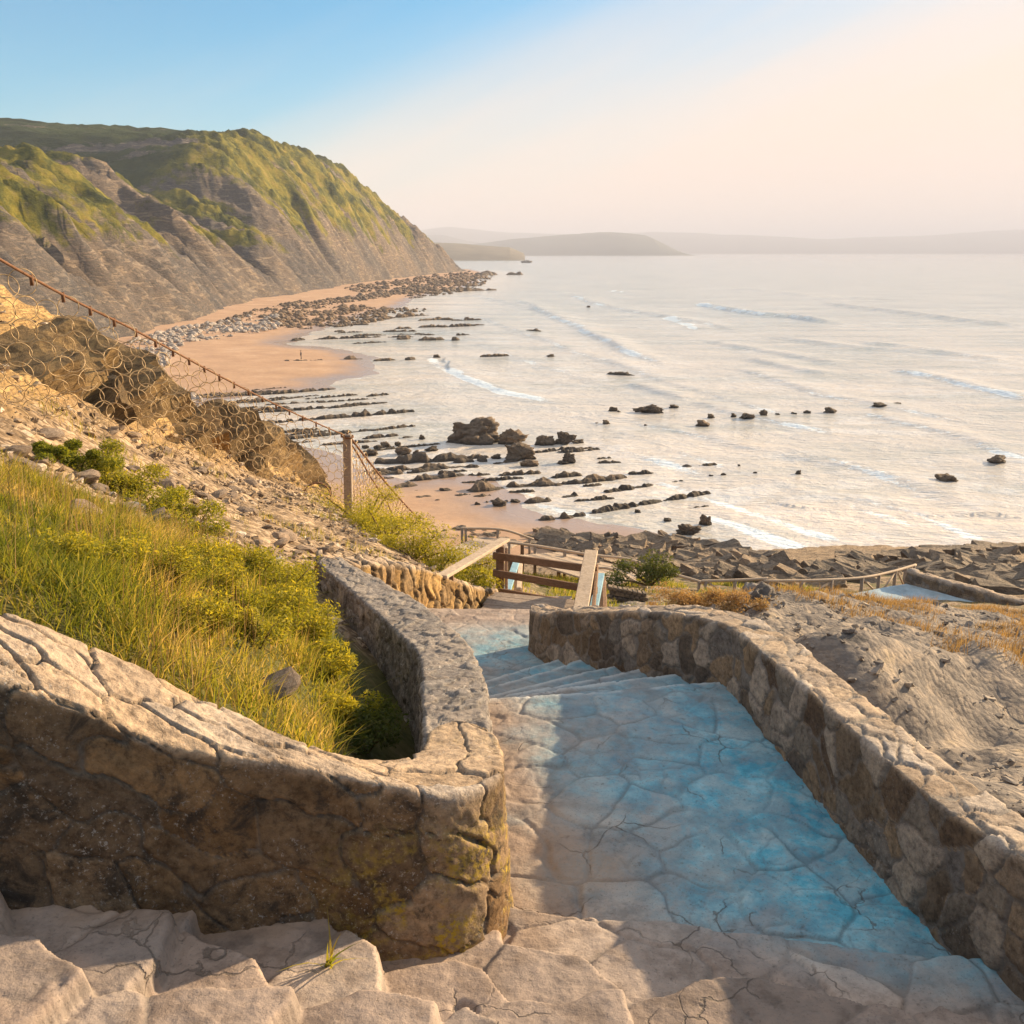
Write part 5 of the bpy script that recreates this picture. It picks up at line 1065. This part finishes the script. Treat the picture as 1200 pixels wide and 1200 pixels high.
# ------------------------------------------------------------------ light, air, sky
AZ, EL = 57., 16.5
SC.world = bpy.data.worlds.new('World'); SC.world.use_nodes = True; wt = SC.world.node_tree; wt.nodes.clear()
wo = wt.nodes.new('ShaderNodeOutputWorld'); bg = wt.nodes.new('ShaderNodeBackground'); sky = wt.nodes.new('ShaderNodeTexSky'); sky.sky_type = 'NISHITA'
sky.sun_disc = False; sky.sun_elevation = R(EL); sky.sun_rotation = R(AZ); sky.air_density = 1.; sky.dust_density = .6; sky.ozone_density = 1.2
tc = wt.nodes.new('ShaderNodeTexCoord'); sx = wt.nodes.new('ShaderNodeSeparateXYZ'); wt.links.new(tc.outputs['Generated'], sx.inputs[0])
def wm(op, a, b=0., c=0.):
    m = wt.nodes.new('ShaderNodeMath'); m.operation = op
    for i, v in enumerate((a, b, c)):
        if isinstance(v, bpy.types.NodeSocket): wt.links.new(v, m.inputs[i])
        else: m.inputs[i].default_value = v
    return m.outputs[0]
# thin warm haze veil: thick at the horizon and towards the sun, with drawn-out cirrus streaks
sd = wm('ADD', wm('MULTIPLY', sx.outputs[0], math.sin(R(AZ))), wm('MULTIPLY', sx.outputs[1], math.cos(R(AZ))))
a_ = R(24); c1 = wm('SUBTRACT', wm('MULTIPLY', sx.outputs[2], math.cos(a_)), wm('MULTIPLY', sx.outputs[0], math.sin(a_))); c2 = wm('ADD', wm('MULTIPLY', sx.outputs[2], math.sin(a_)), wm('MULTIPLY', sx.outputs[0], math.cos(a_)))
mp = wt.nodes.new('ShaderNodeCombineXYZ'); wt.links.new(wm('MULTIPLY', c1, 7.5), mp.inputs[0]); wt.links.new(wm('MULTIPLY', c2, .9), mp.inputs[1])
nz = wt.nodes.new('ShaderNodeTexNoise'); nz.inputs['Scale'].default_value = 1.5; nz.inputs['Detail'].default_value = 6; nz.inputs['Roughness'].default_value = .5; wt.links.new(mp.outputs[0], nz.inputs[0])
vl = wm('ADD', wm('MULTIPLY_ADD', sx.outputs[2], -5., -.24), wm('ADD', wm('MULTIPLY', sd, 2.), wm('MULTIPLY', nz.outputs[0], .75)))
mr = wt.nodes.new('ShaderNodeMapRange'); mr.interpolation_type = 'SMOOTHSTEP'; mr.inputs['From Min'].default_value = -.2; mr.inputs['From Max'].default_value = 1.12; wt.links.new(vl, mr.inputs[0])
tn = wt.nodes.new('ShaderNodeMix'); tn.data_type = 'RGBA'; tn.blend_type = 'MULTIPLY'; tn.inputs[0].default_value = 1; wt.links.new(sky.outputs[0], tn.inputs[6]); tn.inputs[7].default_value = (.14, .51, .68, 1)
mx = wt.nodes.new('ShaderNodeMix'); mx.data_type = 'RGBA'; wt.links.new(mr.outputs[0], mx.inputs[0]); wt.links.new(tn.outputs[2], mx.inputs[6]); mx.inputs[7].default_value = (4.1, 3.25, 2.7, 1)
hi = wt.nodes.new('ShaderNodeMapRange'); hi.interpolation_type = 'SMOOTHSTEP'; hi.inputs['From Min'].default_value = .3; hi.inputs['From Max'].default_value = .75; wt.links.new(sx.outputs[2], hi.inputs[0])
m3 = wt.nodes.new('ShaderNodeMix'); m3.data_type = 'RGBA'; wt.links.new(hi.outputs[0], m3.inputs[0]); wt.links.new(mx.outputs[2], m3.inputs[6]); m3.inputs[7].default_value = (2.7, 2.75, 2.9, 1)  # brighter neutral upper sky, out of view, added for fill light
wt.links.new(m3.outputs[2], bg.inputs[0]); bg.inputs[1].default_value = .1; wt.links.new(bg.outputs[0], wo.inputs[0])
su = bpy.data.lights.new('sun', 'SUN'); su.energy = 5.; su.angle = R(.6); su.color = (1., .76, .47); so = bpy.data.objects.new('sun', su); COL.objects.link(so)
dv = Vector((math.sin(R(AZ))*math.cos(R(EL)), math.cos(R(AZ))*math.cos(R(EL)), math.sin(R(EL)))); so.rotation_euler = dv.to_track_quat('Z', 'Y').to_euler(); so.location = dv*60+Vector((0, 0, H))
HAZE = True
if HAZE:
    hz = MB(); hz.beam((0, -300, 172), (0, 24000, 172), 36000, 356); ho = hz.build('haze', NT('haze_air').m)
    t = ho.data.materials[0].node_tree; pv = t.nodes.new('ShaderNodeVolumePrincipled'); pv.inputs['Color'].default_value = (.86, .86, .97, 1); pv.inputs['Density'].default_value = 1.7e-4; pv.inputs['Anisotropy'].default_value = -.1
    t.links.new(pv.outputs[0], [n for n in t.nodes if n.type == 'OUTPUT_MATERIAL'][0].inputs['Volume']); tag(ho, kind='stuff', label='thin warm sea haze over the bay', cat='haze')
SC.view_settings.view_transform = 'Standard'; SC.view_settings.look = 'None'; SC.view_settings.gamma = 1; SC.view_settings.exposure = 1.47
try: SC.cycles.max_bounces = 8; SC.cycles.volume_bounces = 0; SC.cycles.transparent_max_bounces = 8
except Exception: pass
